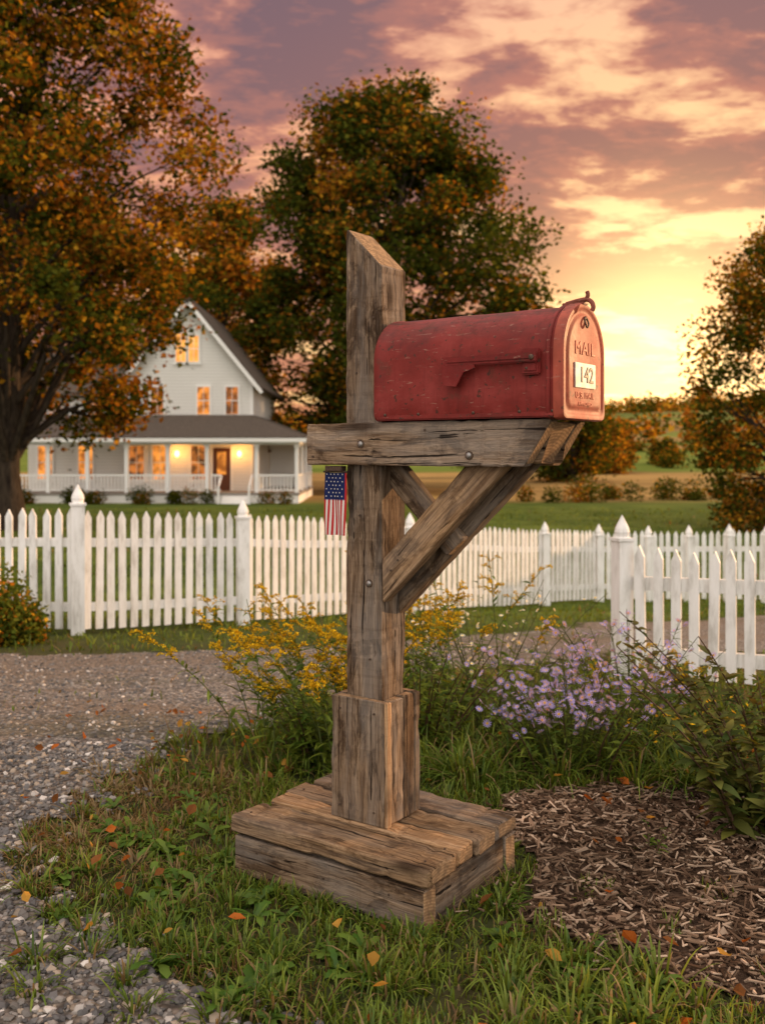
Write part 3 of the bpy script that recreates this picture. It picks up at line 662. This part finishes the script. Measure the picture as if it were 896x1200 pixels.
# ------------------------------------------------------------------ picket fences
g=G('white_fence_paint')
c=g.ramp(g.noise(g.coord('Position',(8,8,2)),2,5,.7),[(.3,(.52,.50,.46)),(.5,(.76,.75,.72)),(.65,(.82,.81,.79))])
g.base(c,.55,.2); g.bump(g.noise(g.coord('Position',(40,40,3)),2,3),.3,.003); M_WHITE=g.m
def fence(name,path,ph,pwid,sp_,posts,pwp=.10,seed=0):
    rng=np.random.default_rng(seed); V=[];F=[]
    path=[np.array(p,float) for p in path]
    def addbox(c,ux,sx,sy,z0,z1):
        b=len(V); uy=np.array([-ux[1],ux[0]])
        for zz in (z0,z1):
            for a,bb in ((-1,-1),(1,-1),(1,1),(-1,1)):
                p=c+ux*a*sx/2+uy*bb*sy/2; V.append((p[0],p[1],zz))
        F.extend([(b,b+3,b+2,b+1),(b+4,b+5,b+6,b+7)]+[(b+j,b+(j+1)%4,b+4+(j+1)%4,b+4+j) for j in range(4)])
    for i in range(len(path)-1):
        p,q=path[i],path[i+1]; L=np.linalg.norm(q-p); ux=(q-p)/L; uy=np.array([-ux[1],ux[0]])
        n=int(L/sp_); 
        front=-1 if uy[1]>0 else 1
        for k in range(n+1):
            c=p+ux*(k+.5)*L/(n+1)+uy*front*.028; z=float(terrain(c[0],c[1])); b=len(V); w2=pwid/2; h=ph+rng.normal(0,.008); tl=rng.normal(0,.006)
            for yo in (-.009,.009):
                for (a,zz) in ((-w2,.045),(w2,.045),(w2,h-.06),(0,h),(-w2,h-.06)):
                    pt=c+ux*(a+tl*zz)+uy*yo; V.append((pt[0],pt[1],z+zz))
            F.extend([(b,b+1,b+2,b+3,b+4),(b+9,b+8,b+7,b+6,b+5)]+[(b+j,b+5+j,b+5+(j+1)%5,b+(j+1)%5) for j in range(5)])
        for rz in (.22,.74):
            nseg=max(1,int(L/.5))
            for k in range(nseg):
                a=p+ux*L*k/nseg; c2=p+ux*L*(k+1)/nseg; b=len(V)
                for pt in (a,c2):
                    z=float(terrain(pt[0],pt[1]))+ph*rz
                    for yo,zo in ((-.018,-.035),(.018,-.035),(.018,.035),(-.018,.035)):
                        qq=pt+uy*yo; V.append((qq[0],qq[1],z+zo))
                F.extend([(b+j,b+(j+1)%4,b+4+(j+1)%4,b+4+j) for j in range(4)])
    for (c,hh) in posts:
        c=np.array(c,float); z=float(terrain(c[0],c[1])); ux=np.array([math.cos(.35),math.sin(.35)])
        bw=pwp; addbox(c,ux,bw,bw,z-.05,z+hh-.13*bw/.1); addbox(c,ux,bw*1.22,bw*1.22,z+hh-.13*bw/.1,z+hh-.112*bw/.1)
        prof=[(.50,-.112),(.44,-.104),(.46,-.092),(.50,-.075),(.44,-.050),(.30,-.020),(.14,.010),(.01,.034)]
        b=len(V); S_=12
        for rr_,zz in prof:
            for j in range(S_): V.append((c[0]+rr_*bw*math.cos(2*pi*j/S_),c[1]+rr_*bw*math.sin(2*pi*j/S_),z+hh+zz*bw/.1))
        for i in range(len(prof)-1):
            for j in range(S_): F.append((b+i*S_+j,b+i*S_+(j+1)%S_,b+(i+1)*S_+(j+1)%S_,b+(i+1)*S_+j))
    return pydata(name,V,F,M_WHITE)
fence('white_picket_fence',[(-6.5,8.5),(-2.45,7.95),(-1.26,8.9),(.3,10.78),(2.14,13.0),(3.07,14.0),(3.95,14.1),(4.6,13.9),(5.3,13.6),(9,13.0)],1.01,.060,.108,
      [((-4.5,8.25),1.12),((-2.45,7.9),1.18),((-1.26,8.87),1.10),((.3,10.75),1.08),((2.14,12.95),1.08),((3.07,13.95),1.08),((3.8,14.05),1.06),((4.35,13.95),1.06),((4.85,13.75),1.06),((5.3,13.55),1.06),((7.2,13.25),1.06)],.105)
fence('white_picket_fence',[(1.34,5.22),(1.88,4.88),(3.6,3.9)],.71,.050,.105,[((1.28,5.25),.86),((3.6,3.9),.88)],.084,3)

# ------------------------------------------------------------------ trees
DV=np.array([(0,-.5,0),(.36,0,.06),(0,.5,0),(-.36,0,.06)]); DF=np.array([(0,1,2,3)])
GREEN=[(.030,.044,.007),(.050,.066,.009),(.085,.092,.012)]
ORANGE=[(.26,.105,.012),(.38,.21,.018),(.18,.075,.012)]
def leaves(P,size,C,rng):
    n=len(P); return scatter(DV,DF,P,rots(rng.uniform(0,6.28,n),rng.uniform(-1.2,1.2,n),rng.uniform(-1.2,1.2,n)),rng.uniform(.6,1.3,n)*size,C)
def make_tree(name,base,top,z0,rx,ry,nl,nleaf,leaf,orange,seed,tr,lr,power=.65,side_or=0.):
    rng=np.random.default_rng(seed); bx_,by_=base; bz=float(terrain(bx_,by_))
    root=empty(name,(bx_,by_,bz)); H=top-bz; zz0=z0-bz
    t=(rng.random(nl))*.96+.03
    env=np.sin(pi*np.clip(t*.80+.16,0,1))**power*(1+rng.normal(0,.10,nl))
    a=rng.uniform(0,2*pi,nl); rr=np.sqrt(rng.random(nl))**.75*.92
    L=np.stack([np.cos(a)*rr*env*rx,np.sin(a)*rr*env*ry,zz0+(H-zz0)*t],1)
    lrad=lr*rng.uniform(.5,1.2,nl)
    lob_or=np.clip(orange+rng.normal(0,.2,nl)+.25*(rr-.6)+side_or*np.cos(a),0,1)
    k=rng.integers(0,nl,nleaf); d=norm(rng.normal(0,1,(nleaf,3))); q=rng.random(nleaf)**.5
    P=L[k]+d*(lrad[k]*q)[:,None]*np.array([1.1,1.1,.8])*(1+.35*np.sin(d[:,:1]*5+L[k][:,:1]*3)*np.sin(d[:,2:]*6+L[k][:,2:]*2)); P+=rng.normal(0,leaf*.9,P.shape)
    io=rng.random(nleaf)<lob_or[k]*(.6+.8*q); gi=np.array(GREEN)[rng.integers(0,3,nleaf)]; oi=np.array(ORANGE)[rng.integers(0,3,nleaf)]
    C=np.where(io[:,None],oi,gi)*rng.uniform(.6,1.4,(nleaf,1))
    V,F,C=leaves(P,leaf,C,rng); build('crown',V,F,M_LEAF,C,False,root)
    parts=[]
    ht=zz0+(H-zz0)*.78
    tz=np.linspace(0,ht,10); px=np.cumsum(rng.normal(0,.012*H,10))*np.linspace(0,1,10); py=np.cumsum(rng.normal(0,.012*H,10))*np.linspace(0,1,10)
    trk=np.stack([px,py,tz-.2],1); parts.append(tube(trk,[tr*(1.45 if i==0 else 1)*(1-.085*i) for i in range(10)],9))
    for j in range(min(nl,70)):
        e=L[j]; zf=np.clip((e[2]-rng.uniform(.12,.35)*(H-zz0))/ht,.12,.95); i0=zf*9; i1=int(i0); fr=i0-i1; s=trk[i1]*(1-fr)+trk[min(i1+1,9)]*fr
        mid=(s+e)/2+np.array([0,0,.05*H])+rng.normal(0,.02*H,3); q1=(s*.7+mid*.3)+rng.normal(0,.008*H,3)
        r0=tr*(1-.8*zf)*.42; parts.append(tube([s,q1,mid,(mid+e)/2+rng.normal(0,.012*H,3),e],[r0,r0*.75,r0*.5,r0*.3,r0*.12],5))
        for _ in range(2):
            e2=e+norm(rng.normal(0,1,3))*lrad[j]*.9; parts.append(tube([mid,(mid+e2)/2+rng.normal(0,.015*H,3),e2],[r0*.35,r0*.22,r0*.08],4))
    V,F,C=merge(parts); build('trunk_and_limbs',V,F,M_BARK,None,True,root)
    return root
make_tree('maple_tree',(-11.4,30),19.,1.4,6.4,5.,180,80000,.20,.34,3,.42,1.15,.5)
make_tree('maple_tree',(.5,60),22.6,1.0,9.9,7,220,92000,.34,.15,11,.6,1.95,.55)
make_tree('maple_tree',(13.2,30),7.9,-1.1,4.2,3,110,38000,.15,.36,21,.2,.78,.4)
make_tree('maple_tree',(-13,78),20.5,2,6.,5,80,22000,.42,.6,31,.45,1.9,.6)
make_tree('maple_tree',(-23,72),19,1,8,6,80,20000,.45,.4,41,.45,2.2,.55)
make_tree('maple_tree',(14.5,75),4.2,-1.,3.4,4,40,9000,.32,.15,51,.3,1.3,.5)
make_tree('maple_tree',(20.5,92),3.8,-.6,2.7,3,40,8000,.32,.75,61,.25,.9,.5)
make_tree('maple_tree',(31,108),2.2,-.4,1.7,2,20,3500,.3,.3,71,.2,.7,.5)
make_tree('maple_tree',(37,102),1.9,-.6,1.5,2,16,3000,.3,.35,72,.2,.7,.5)

def mass(name,pts,rads,nper,leaf,orange,seed,mat=M_LEAF,bright=1.):
    rng=np.random.default_rng(seed); ps=[]
    for (x,y),r_ in zip(pts,rads):
        z=float(terrain(x,y)); k=nper; d=norm(rng.normal(0,1,(k,3))); q=rng.random(k)**.35
        hh=r_*rng.uniform(.7,1.3)
        P=np.stack([x+d[:,0]*q*r_,y+d[:,1]*q*r_,z+hh*.6+d[:,2]*q*hh],1); P+=rng.normal(0,leaf*.6,P.shape); o=np.clip(orange+rng.normal(0,.25),0,1)
        io=rng.random(k)<o; C=np.where(io[:,None],np.array(ORANGE)[rng.integers(0,3,k)],np.array(GREEN)[rng.integers(0,3,k)])*rng.uniform(.6,1.4,(k,1))*bright
        ps.append(leaves(P,leaf,C,rng))
    V,F,C=merge(ps); build(name,V,F,mat,C)
pts=[];rs=[]
for row,(y,n,r0) in enumerate([(430,130,3.8),(540,160,5.2),(680,170,7.),(290,50,2.6),(200,26,1.9)]):
    for k in range(n):
        yy=y+R.uniform(-25,25) if row<3 else y+R.uniform(-3,3); pts.append((R.uniform(-.1,.55)*yy,yy)); rs.append(r0*R.uniform(.6,1.35))
mass('distant_tree_line',pts,rs,100,1.6,.5,5,bright=1.3)
pts=[(x,46+abs(x)*.35+R.uniform(-1.5,1.5)) for x in R.uniform(5,32,36)]
mass('hedgerow',pts,R.uniform(.35,.8,36),350,.14,.15,6)
pts=[(x,102+R.uniform(-2,2)) for x in R.uniform(8,62,40)]
mass('hedgerow',pts,R.uniform(.6,1.4,40),220,.32,.35,7)
pts=[(x,150+R.uniform(-2,2)) for x in R.uniform(8,80,34)]
mass('hedgerow',pts,R.uniform(.7,1.7,34),150,.5,.4,17)
pts=[(x,29+R.uniform(-2,2)) for x in R.uniform(9.5,20,16)]
mass('roadside_brush',pts,R.uniform(.5,1.,16),500,.13,.3,8)
pts=[(x,46.5+R.uniform(-.4,.4)) for x in list(R.uniform(-19,-13,9))+list(R.uniform(-13,-8.2,7))+[-5.5,-4.6]]
mass('foundation_shrubs',pts,R.uniform(.30,.52,18),500,.10,.06,9,M_LEAF,.9)
mass('garden_shrub',[(-2.95,7.25),(-2.70,7.1),(-3.2,7.3),(-2.85,7.05),(-2.62,7.2)],[.34,.24,.3,.24,.16],1700,.04,.02,10,bright=1.7)

# ------------------------------------------------------------------ flowering plants
def stem_path(x,y,h,yaw,lean,n=8):
    z=float(terrain(x,y)); s=np.linspace(0,1,n)
    return np.stack([x+math.cos(yaw)*lean*h*s**1.6,y+math.sin(yaw)*lean*h*s**1.6,z+h*s*(1-.12*lean*s)],1)
def leafy(path,rng,n,L,W,cols,lo=.05,hi=.85):
    s=rng.uniform(lo,hi,n); idx=s*(len(path)-1); i0=idx.astype(int); f=(idx-i0)[:,None]
    P=path[i0]*(1-f)+path[np.minimum(i0+1,len(path)-1)]*f; a=rng.uniform(0,2*pi,n)
    D=np.stack([np.cos(a),np.sin(a),rng.uniform(.1,.9,n)],1); t=rng.random((n,1))
    C=(np.array(cols[0])*(1-t)+np.array(cols[1])*t)*rng.uniform(.75,1.2,(n,1))
    return ribbons(P,D,L*rng.uniform(.6,1.2,n)*(1.15-.6*s),W*rng.uniform(.7,1.2,n)*(1.1-.5*s),rng.uniform(.1,.6,n),[.25,.9,1,.6,.05],C,None,rng)
GC=((.060,.12,.014),(.19,.24,.03))
QV=np.array([(-.5,-.5,0),(.5,-.5,.2),(.5,.5,0),(-.5,.5,.2)]); QF=np.array([(0,1,2,3)])
def goldenrod(name,cx,cy,n,h0,h1,spread,lean,seed,dirx=None):
    rng=np.random.default_rng(seed); G_=[];Y_=[]
    for i in range(n):
        x=cx+rng.normal(0,spread); y=cy+rng.normal(0,spread*.7); h=rng.uniform(h0,h1)
        yaw=rng.uniform(0,2*pi) if dirx is None else dirx+rng.normal(0,.8)
        pth=stem_path(x,y,h,yaw,lean*rng.uniform(.1,1.5)); G_.append(tube(pth,np.linspace(.003,.0012,len(pth)),5,(.10,.13,.035)))
        G_.append(leafy(pth,rng,40,.09,.014,GC,.05,.92))
        # one-sided arching racemes clustered near the tip
        for b in range(rng.integers(8,13)):
            s=rng.uniform(.74,1); ii=s*(len(pth)-1); i0=int(ii); p0=pth[i0]*(1-ii+i0)+pth[min(i0+1,len(pth)-1)]*(ii-i0); a=rng.uniform(0,2*pi) if rng.random()<.5 else yaw+rng.normal(0,.8); Lb=rng.uniform(.035,.07)*(2.0-s*1.1)
            q=np.linspace(0,1,6); sp_=np.stack([p0[0]+np.cos(a)*Lb*q*.9,p0[1]+np.sin(a)*Lb*q*.9,p0[2]+Lb*(1.05*q-.75*q*q)],1)
            G_.append(tube(sp_,[.0009]*6,3,(.14,.16,.03)))
            m=30; t=rng.random(m); P=np.stack([np.interp(t,q,sp_[:,k]) for k in range(3)],1)+rng.normal(0,.0030,(m,3)); P[:,2]+=.003
            tt=rng.random((m,1)); C=np.array([.46,.29,.012])*(1-tt)+np.array([.76,.54,.03])*tt; C=C*rng.uniform(.5,1.1,(m,1))
            Y_.append(scatter(QV,QF,P,rots(rng.uniform(0,6.28,m),rng.uniform(-1,1,m),rng.uniform(-1,1,m)),rng.uniform(.0032,.0072,m),C))
    root=empty(name,(0,0,0)); V,F,C=merge(G_); build('stems_and_leaves',V,F,M_GRASS,C,False,root); V,F,C=merge(Y_); build('flower_plumes',V,F,M_PETAL,C,False,root)
goldenrod('goldenrod_plant',-.20,3.25,22,.28,.52,.10,.55,1,pi)
goldenrod('goldenrod_plant',-.28,3.75,15,.38,.62,.14,.5,2,pi*.9)
goldenrod('goldenrod_plant',.20,3.9,20,.44,.80,.12,.35,3)
goldenrod('goldenrod_plant',.06,3.5,10,.38,.64,.09,.3,13)
goldenrod('goldenrod_plant',1.05,3.85,10,.18,.34,.14,.3,4)
petT=[];petF=[];petC=[]
for i in range(11):
    a=2*pi*i/11; ca,sa=math.cos(a),math.sin(a); b=len(petT)
    petT+=[(ca*.15-sa*.05,sa*.15+ca*.05,0),(ca*.15+sa*.05,sa*.15-ca*.05,0),(ca*.5+sa*.06,sa*.5-ca*.06,.08),(ca*.5-sa*.06,sa*.5+ca*.06,.08)]; petF.append((b,b+1,b+2,b+3)); petC+=[(1,1,1)]*4
b=len(petT); 
for i in range(8):
    a=2*pi*i/8; petT.append((.17*math.cos(a),.17*math.sin(a),.04)); petC.append((1.5,1.1,.08))
petF+= [(b,b+1,b+2,b+3),(b,b+3,b+4,b+7),(b+4,b+5,b+6,b+7)]
def aster(name,cx,cy,n,h0,h1,spread,fl,size,col,seed,lf=30):
    rng=np.random.default_rng(seed); G_=[];Y_=[]
    for i in range(n):
        a0=rng.uniform(0,2*pi); rr=spread*math.sqrt(rng.random()); x=cx+math.cos(a0)*rr*.5; y=cy+math.sin(a0)*rr*.4; h=rng.uniform(h0,h1)
        pth=stem_path(x,y,h,a0,.55*rr/spread+.1); G_.append(tube(pth,np.linspace(.0025,.001,len(pth)),4,(.08,.09,.03)))
        G_.append(leafy(pth,rng,lf,.05,.008,GC,.05,.95))
        P=[]
        for b_ in range(fl):
            s=rng.uniform(.6,1); p0=pth[int(s*(len(pth)-1))]; e=p0+np.array([rng.normal(0,.032),rng.normal(0,.032),rng.uniform(0,.055)]); G_.append(tube([p0,(p0+e)/2+[0,0,-.004],e],[.001,.0008,.0007],3,(.08,.10,.03))); P.append(e)
        P=np.array(P); m=len(P); C=np.array(col)*rng.uniform(.7,1.2,(m,1))
        Y_.append(scatter(petT,petF,P,rots(rng.uniform(0,6.28,m),rng.normal(0,.55,m),rng.normal(.5,.55,m)),rng.uniform(.7,1.2,m)*size,C,petC))
    root=empty(name,(0,0,0)); V,F,C=merge(G_); build('stems_and_leaves',V,F,M_GRASS,C,False,root); V,F,C=merge(Y_); build('blossoms',V,F,M_PETAL,C,False,root)
aster('aster_plant',.62,3.2,50,.20,.44,.30,8,.024,(.42,.36,.74),1)
aster('aster_plant',.88,3.5,28,.24,.52,.24,7,.023,(.42,.35,.72),2)
aster('daisy_plant',.40,3.75,20,.36,.68,.20,6,.018,(.75,.73,.66),3)
aster('yellow_wildflower_plant',1.02,3.3,20,.12,.28,.28,4,.018,(.78,.54,.04),4)
def bushy(name,cx,cy,n,h0,h1,spread,L,W,cols,seed,nl=40):
    rng=np.random.default_rng(seed); G_=[]
    for i in range(n):
        a0=rng.uniform(0,2*pi); rr=spread*math.sqrt(rng.random()); x=cx+math.cos(a0)*rr*.6; y=cy+math.sin(a0)*rr*.5
        pth=stem_path(x,y,rng.uniform(h0,h1),a0,.6*rr/spread+.1); G_.append(tube(pth,np.linspace(.004,.0015,len(pth)),5,(.10,.06,.035))); G_.append(leafy(pth,rng,nl,L,W,cols,.08,1.))
    V,F,C=merge(G_); build(name,V,F,M_GRASS,C,True)
bushy('peony_shrub',1.04,2.56,30,.20,.50,.24,.075,.028,((.05,.085,.016),(.17,.17,.035)),5,44)
bushy('peony_shrub',1.22,2.95,24,.24,.62,.25,.075,.028,((.05,.085,.016),(.18,.14,.035)),15,40)
bushy('leafy_perennial',.13,3.45,24,.15,.42,.22,.075,.014,GC,6,36)
bushy('leafy_perennial',.62,3.2,28,.10,.28,.34,.06,.012,GC,7,36)
bushy('leafy_perennial',-.22,3.35,24,.12,.36,.22,.07,.016,GC,8,34)
bushy('leafy_perennial',1.25,3.8,26,.15,.34,.4,.06,.014,GC,9,30)
bushy('seedling_weed',.66,2.42,3,.05,.08,.04,.035,.012,GC,10,10)
bushy('seedling_weed',.42,1.72,4,.05,.09,.05,.05,.018,GC,12,9)

# ------------------------------------------------------------------ farmhouse
hs_=empty('white_farmhouse',(0,0,0))
g=G('clapboard'); sp=g.n('ShaderNodeSeparateXYZ'); g.l(g.coord('Position'),sp.inputs[0])
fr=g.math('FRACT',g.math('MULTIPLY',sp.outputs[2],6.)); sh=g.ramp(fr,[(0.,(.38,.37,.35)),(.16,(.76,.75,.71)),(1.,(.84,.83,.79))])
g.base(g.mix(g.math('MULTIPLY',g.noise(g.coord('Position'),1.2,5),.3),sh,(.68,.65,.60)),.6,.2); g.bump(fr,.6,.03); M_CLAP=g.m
g=G('roof_shingle'); g.base(g.ramp(g.noise(g.coord('Position',(3,3,8)),4,5,.7),[(.3,(.05,.042,.036)),(.7,(.15,.12,.095))]),.9,.1); M_ROOF=g.m
g=G('house_trim'); g.base((.82,.81,.78),.5,.3); M_TRIM=g.m
g=G('porch_floor'); g.base((.25,.22,.19),.7,.2); M_FLOOR=g.m
def glow(name,c1,c2,st):
    g=G(name); n=g.noise(g.coord('Position'),2.6,3); g.base((.02,.02,.02),.3,.2)
    g.l(g.ramp(n,[(.38,c1),(.62,c2)]),g.b.inputs['Emission Color']); g.b.inputs['Emission Strength'].default_value=st; return g.m
M_WIN=glow('lit_window',(.30,.08,.008),(1.,.34,.05),1.2); M_WIN2=glow('attic_window',(.9,.30,.04),(1.,.46,.09),1.25); M_WIN3=glow('dim_window',(.06,.02,.005),(.75,.22,.035),.9)
def hb_(name,x0,x1,y0,y1,z0,z1,mat,bev=0): return bx(name,hs_,((x0+x1)/2,(y0+y1)/2,(z0+z1)/2),(x1-x0,y1-y0,z1-z0),mat,bev)
X0,X1=-13.1,-6.6; GZ=-1.55; EZ=4.75; AX=(X0+X1)/2; AZ=8.75
V=[(X0,50,GZ),(X1,50,GZ),(X1,50,EZ),(AX,50,AZ-.1),(X0,50,EZ)]; V=V+[(x,60,z) for x,_,z in V]
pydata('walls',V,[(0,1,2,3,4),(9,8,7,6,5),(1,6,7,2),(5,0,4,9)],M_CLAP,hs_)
def slab(name,P,th,mat):
    P=[Vector(p) for p in P]; n=(P[1]-P[0]).cross(P[2]-P[0]).normalized(); 
    if n.z<0: n=-n
    V=[p for p in P]+[p+n*th for p in P]; pydata(name,V,[(0,1,2,3),(4,5,6,7)]+[(j,(j+1)%4,(j+1)%4+4,j+4) for j in range(4)],mat,hs_)
sl_=(AZ-EZ)/(X1-AX); ov=.45
slab('roof_right',[(AX,49.55,AZ),(AX,60.4,AZ),(X1+ov,60.4,EZ-sl_*ov),(X1+ov,49.55,EZ-sl_*ov)],.14,M_ROOF)
slab('roof_left',[(AX,49.55,AZ),(AX,60.4,AZ),(X0-ov,60.4,EZ-sl_*ov),(X0-ov,49.55,EZ-sl_*ov)],.14,M_ROOF)
slab('rake_right',[(AX,49.5,AZ-.22),(AX,49.54,AZ-.22),(X1+ov,49.54,EZ-sl_*ov-.22),(X1+ov,49.5,EZ-sl_*ov-.22)],.18,M_TRIM)
slab('rake_left',[(AX,49.5,AZ-.22),(AX,49.54,AZ-.22),(X0-ov,49.54,EZ-sl_*ov-.22),(X0-ov,49.5,EZ-sl_*ov-.22)],.18,M_TRIM)
hb_('corner_board',X1-.14,X1+.02,49.97,50.14,GZ,EZ,M_TRIM)
wx0=-18.4; V=[(wx0,51,GZ),(X0,51,GZ),(X0,51,4.1),(wx0,51,4.1),(wx0,58,GZ),(X0,58,GZ),(X0,58,4.1),(wx0,58,4.1),(wx0,54.5,6.6),(X0,54.5,6.6)]
pydata('wing_walls',V,[(0,1,2,3),(5,4,7,6),(4,0,3,8,7)],M_CLAP,hs_)
slab('wing_roof_front',[(wx0-.4,50.6,3.85),(X0,50.6,3.85),(X0,54.5,6.65),(wx0-.4,54.5,6.65)],.12,M_ROOF)
slab('wing_roof_back',[(wx0-.4,58.4,3.85),(X0,58.4,3.85),(X0,54.5,6.65),(wx0-.4,54.5,6.65)],.12,M_ROOF)
def window(nm,x,z0,z1,wd,mat,y=50.):
    hb_(nm+'_glass',x-wd/2,x+wd/2,y-.03,y-.01,z0,z1,mat)
    t=.09
    hb_(nm+'_jamb_a',x-wd/2-t,x-wd/2,y-.07,y+.0,z0-t,z1+t,M_TRIM); hb_(nm+'_jamb_b',x+wd/2,x+wd/2+t,y-.07,y+.0,z0-t,z1+t,M_TRIM)
    hb_(nm+'_head',x-wd/2,x+wd/2,y-.065,y,z1,z1+t,M_TRIM); hb_(nm+'_sill',x-wd/2-.16,x+wd/2+.16,y-.12,y-.0705,z0-t-.06,z0-t+.02,M_TRIM); hb_(nm+'_sash',x-wd/2,x+wd/2,y-.05,y-.032,(z0+z1)/2-.02,(z0+z1)/2+.02,M_TRIM)
    hb_(nm+'_muntin',x-.013,x+.013,y-.048,y-.033,z0,z1,M_TRIM)
window('attic_window_a',-10.25,5.65,7.05,.5,M_WIN2); window('attic_window_b',-9.6,5.65,6.95,.5,M_WIN2)
for q,x in enumerate((-11.45,-9.1,-7.65)): window(f'upper_window_{q}',x,2.98,4.35,.62,M_WIN3 if q!=1 else M_WIN)
for q,x in enumerate((-12.5,-11.3,-9.35)): window(f'lower_window_{q}',x,-.35,1.35,.75,M_WIN if q==1 else M_WIN3)
for q,x in enumerate((-17.5,-15.4)): window(f'wing_window_{q}',x,-.35,1.35,.72,M_WIN,51.)
for q,x in enumerate((-17.0,-15.0)): window(f'wing_upper_window_{q}',x,2.5,3.7,.6,M_WIN3,51.)
g=G('door_wood'); g.base((.10,.035,.015),.5,.3); hb_('front_door',-8.62,-7.72,49.94,49.99,-.93,1.25,g.m); hb_('door_frame_l',-8.74,-8.62,49.9,49.995,-.93,1.37,M_TRIM); hb_('door_frame_r',-7.72,-7.60,49.9,49.995,-.93,1.37,M_TRIM); hb_('door_light',-8.4,-7.95,49.92,49.938,-.1,1.05,M_WIN)
PX0,PX1=-18.3,-4.0; PY=47.5; FZ=-.93; EV=1.66
hb_('porch_deck',PX0,PX1,PY,49.9,FZ-.12,FZ,M_FLOOR); hb_('porch_deck_side',X1+.05,PX1-.01,49.905,57,FZ-.125,FZ-.003,M_FLOOR); hb_('porch_skirt',PX0+.05,PX1-.05,PY+.05,PY+.1,GZ-.2,FZ-.12,M_TRIM); hb_('porch_skirt_side',PX1-.1,PX1-.05,PY+.11,57,GZ-.2,FZ-.126,M_TRIM)
hb_('porch_beam',PX0,PX1,PY+.02,PY+.2,EV-.26,EV-.02,M_TRIM); hb_('porch_beam_side',PX1-.2,PX1-.02,PY+.21,57,EV-.26,EV-.03,M_TRIM)
hb_('porch_ceiling',PX0,PX1-.2,PY+.2,49.95,EV-.06,EV-.02,M_TRIM)
hb_('porch_back_wall',X1+.05,PX1-.25,57.0,57.1,GZ,EV-.05,M_CLAP)
slab('porch_roof_front',[(PX0-.35,PY-.35,EV),(PX1+.35,PY-.35,EV),(X1-.02,49.98,2.84),(PX0-.35,49.98,2.84)],.1,M_ROOF)
slab('porch_roof_side',[(PX1+.35,PY-.35,EV+.002),(PX1+.35,57.3,EV+.002),(X1+.02,57.3,2.83),(X1+.02,49.98,2.83)],.1,M_ROOF)
hb_('porch_fascia',PX0-.35,PX1+.36,PY-.37,PY-.352,EV-.14,EV+.1,M_TRIM)
pxs=[-18.1,-16.2,-14.3,-12.4,-10.4,-8.5,-6.1,-4.15]
for q,x in enumerate(pxs):
    hb_(f'porch_post_{q}',x-.09,x+.09,PY+.03,PY+.19,FZ,EV-.26,M_TRIM)
    hb_(f'post_cap_{q}',x-.14,x+.14,PY+.0,PY+.22,EV-.38,EV-.265,M_TRIM)
for q,y in enumerate((50.3,53,56)): hb_(f'porch_side_post_{q}',PX1-.18,PX1-.04,y,y+.14,FZ,EV-.26,M_TRIM)
V=[];F=[]
def rb(x0,x1,y0,y1,z0,z1):
    b=len(V); V.extend([(x0,y0,z0),(x1,y0,z0),(x1,y1,z0),(x0,y1,z0),(x0,y0,z1),(x1,y0,z1),(x1,y1,z1),(x0,y1,z1)]); F.extend([(b,b+3,b+2,b+1),(b+4,b+5,b+6,b+7),(b,b+1,b+5,b+4),(b+1,b+2,b+6,b+5),(b+2,b+3,b+7,b+6),(b+3,b,b+4,b+7)])
for a,b_ in zip(pxs[:-1],pxs[1:]):
    segs=[(a,b_)] if a!=-8.5 else [(-8.42,-7.75),(-6.4,-6.18)]
    for s0,s1 in segs:
        rb(s0+.08,s1-.08,PY+.07,PY+.15,FZ+.80,FZ+.88); rb(s0+.08,s1-.08,PY+.08,PY+.14,FZ+.08,FZ+.14)
        for x in np.arange(s0+.15,s1-.1,.17): rb(x-.03,x+.03,PY+.095,PY+.125,FZ+.13,FZ+.80)
for y in np.arange(PY+.3,57,.14): rb(PX1-.12,PX1-.09,y,y+.03,FZ+.1,FZ+.8)
rb(PX1-.14,PX1-.07,PY+.2,57,FZ+.805,FZ+.865)
pydata('porch_railing',V,F,M_TRIM,hs_)
for q in range(3): hb_(f'porch_step_{q}',-7.7,-6.4,PY-.3*(q+1),PY-.3*q-.003,GZ-.1,FZ-.15*(q+1),M_TRIM)
for q,x in enumerate((-7.78,-6.32)):
    bx(f'stair_rail_{q}',hs_,(x,PY-.45,FZ+.55),(.06,1.15,.07),M_TRIM,0,(rad(27),0,0)); hb_(f'stair_newel_{q}',x-.05,x+.05,PY-1.0,PY-.9,GZ-.1,FZ+.35,M_TRIM)
g=G('lamp_glow'); g.base((.8,.5,.2),.5); g.b.inputs['Emission Color'].default_value=(1,.50,.13,1); g.b.inputs['Emission Strength'].default_value=8; M_LAMP=g.m
for q,x in enumerate((-10.4,-7.25)):
    dome(f'porch_lamp_{q}',hs_,(x,49.75,.95),(0,0,0),.13,M_LAMP,1.3)
    pl=bpy.data.lights.new(f'porch_light_{q}','POINT'); pl.energy=34; pl.color=(1,.42,.10); pl.shadow_soft_size=.15
    po=bpy.data.objects.new(f'porch_light_{q}',pl); COL.objects.link(po); po.location=(x,49.4,.95); po.parent=hs_

scene.view_settings.view_transform='Standard'; scene.view_settings.look='None'; scene.view_settings.exposure=0
print('objs',len(bpy.data.objects),'polys',sum(len(m.polygons) for m in bpy.data.meshes))
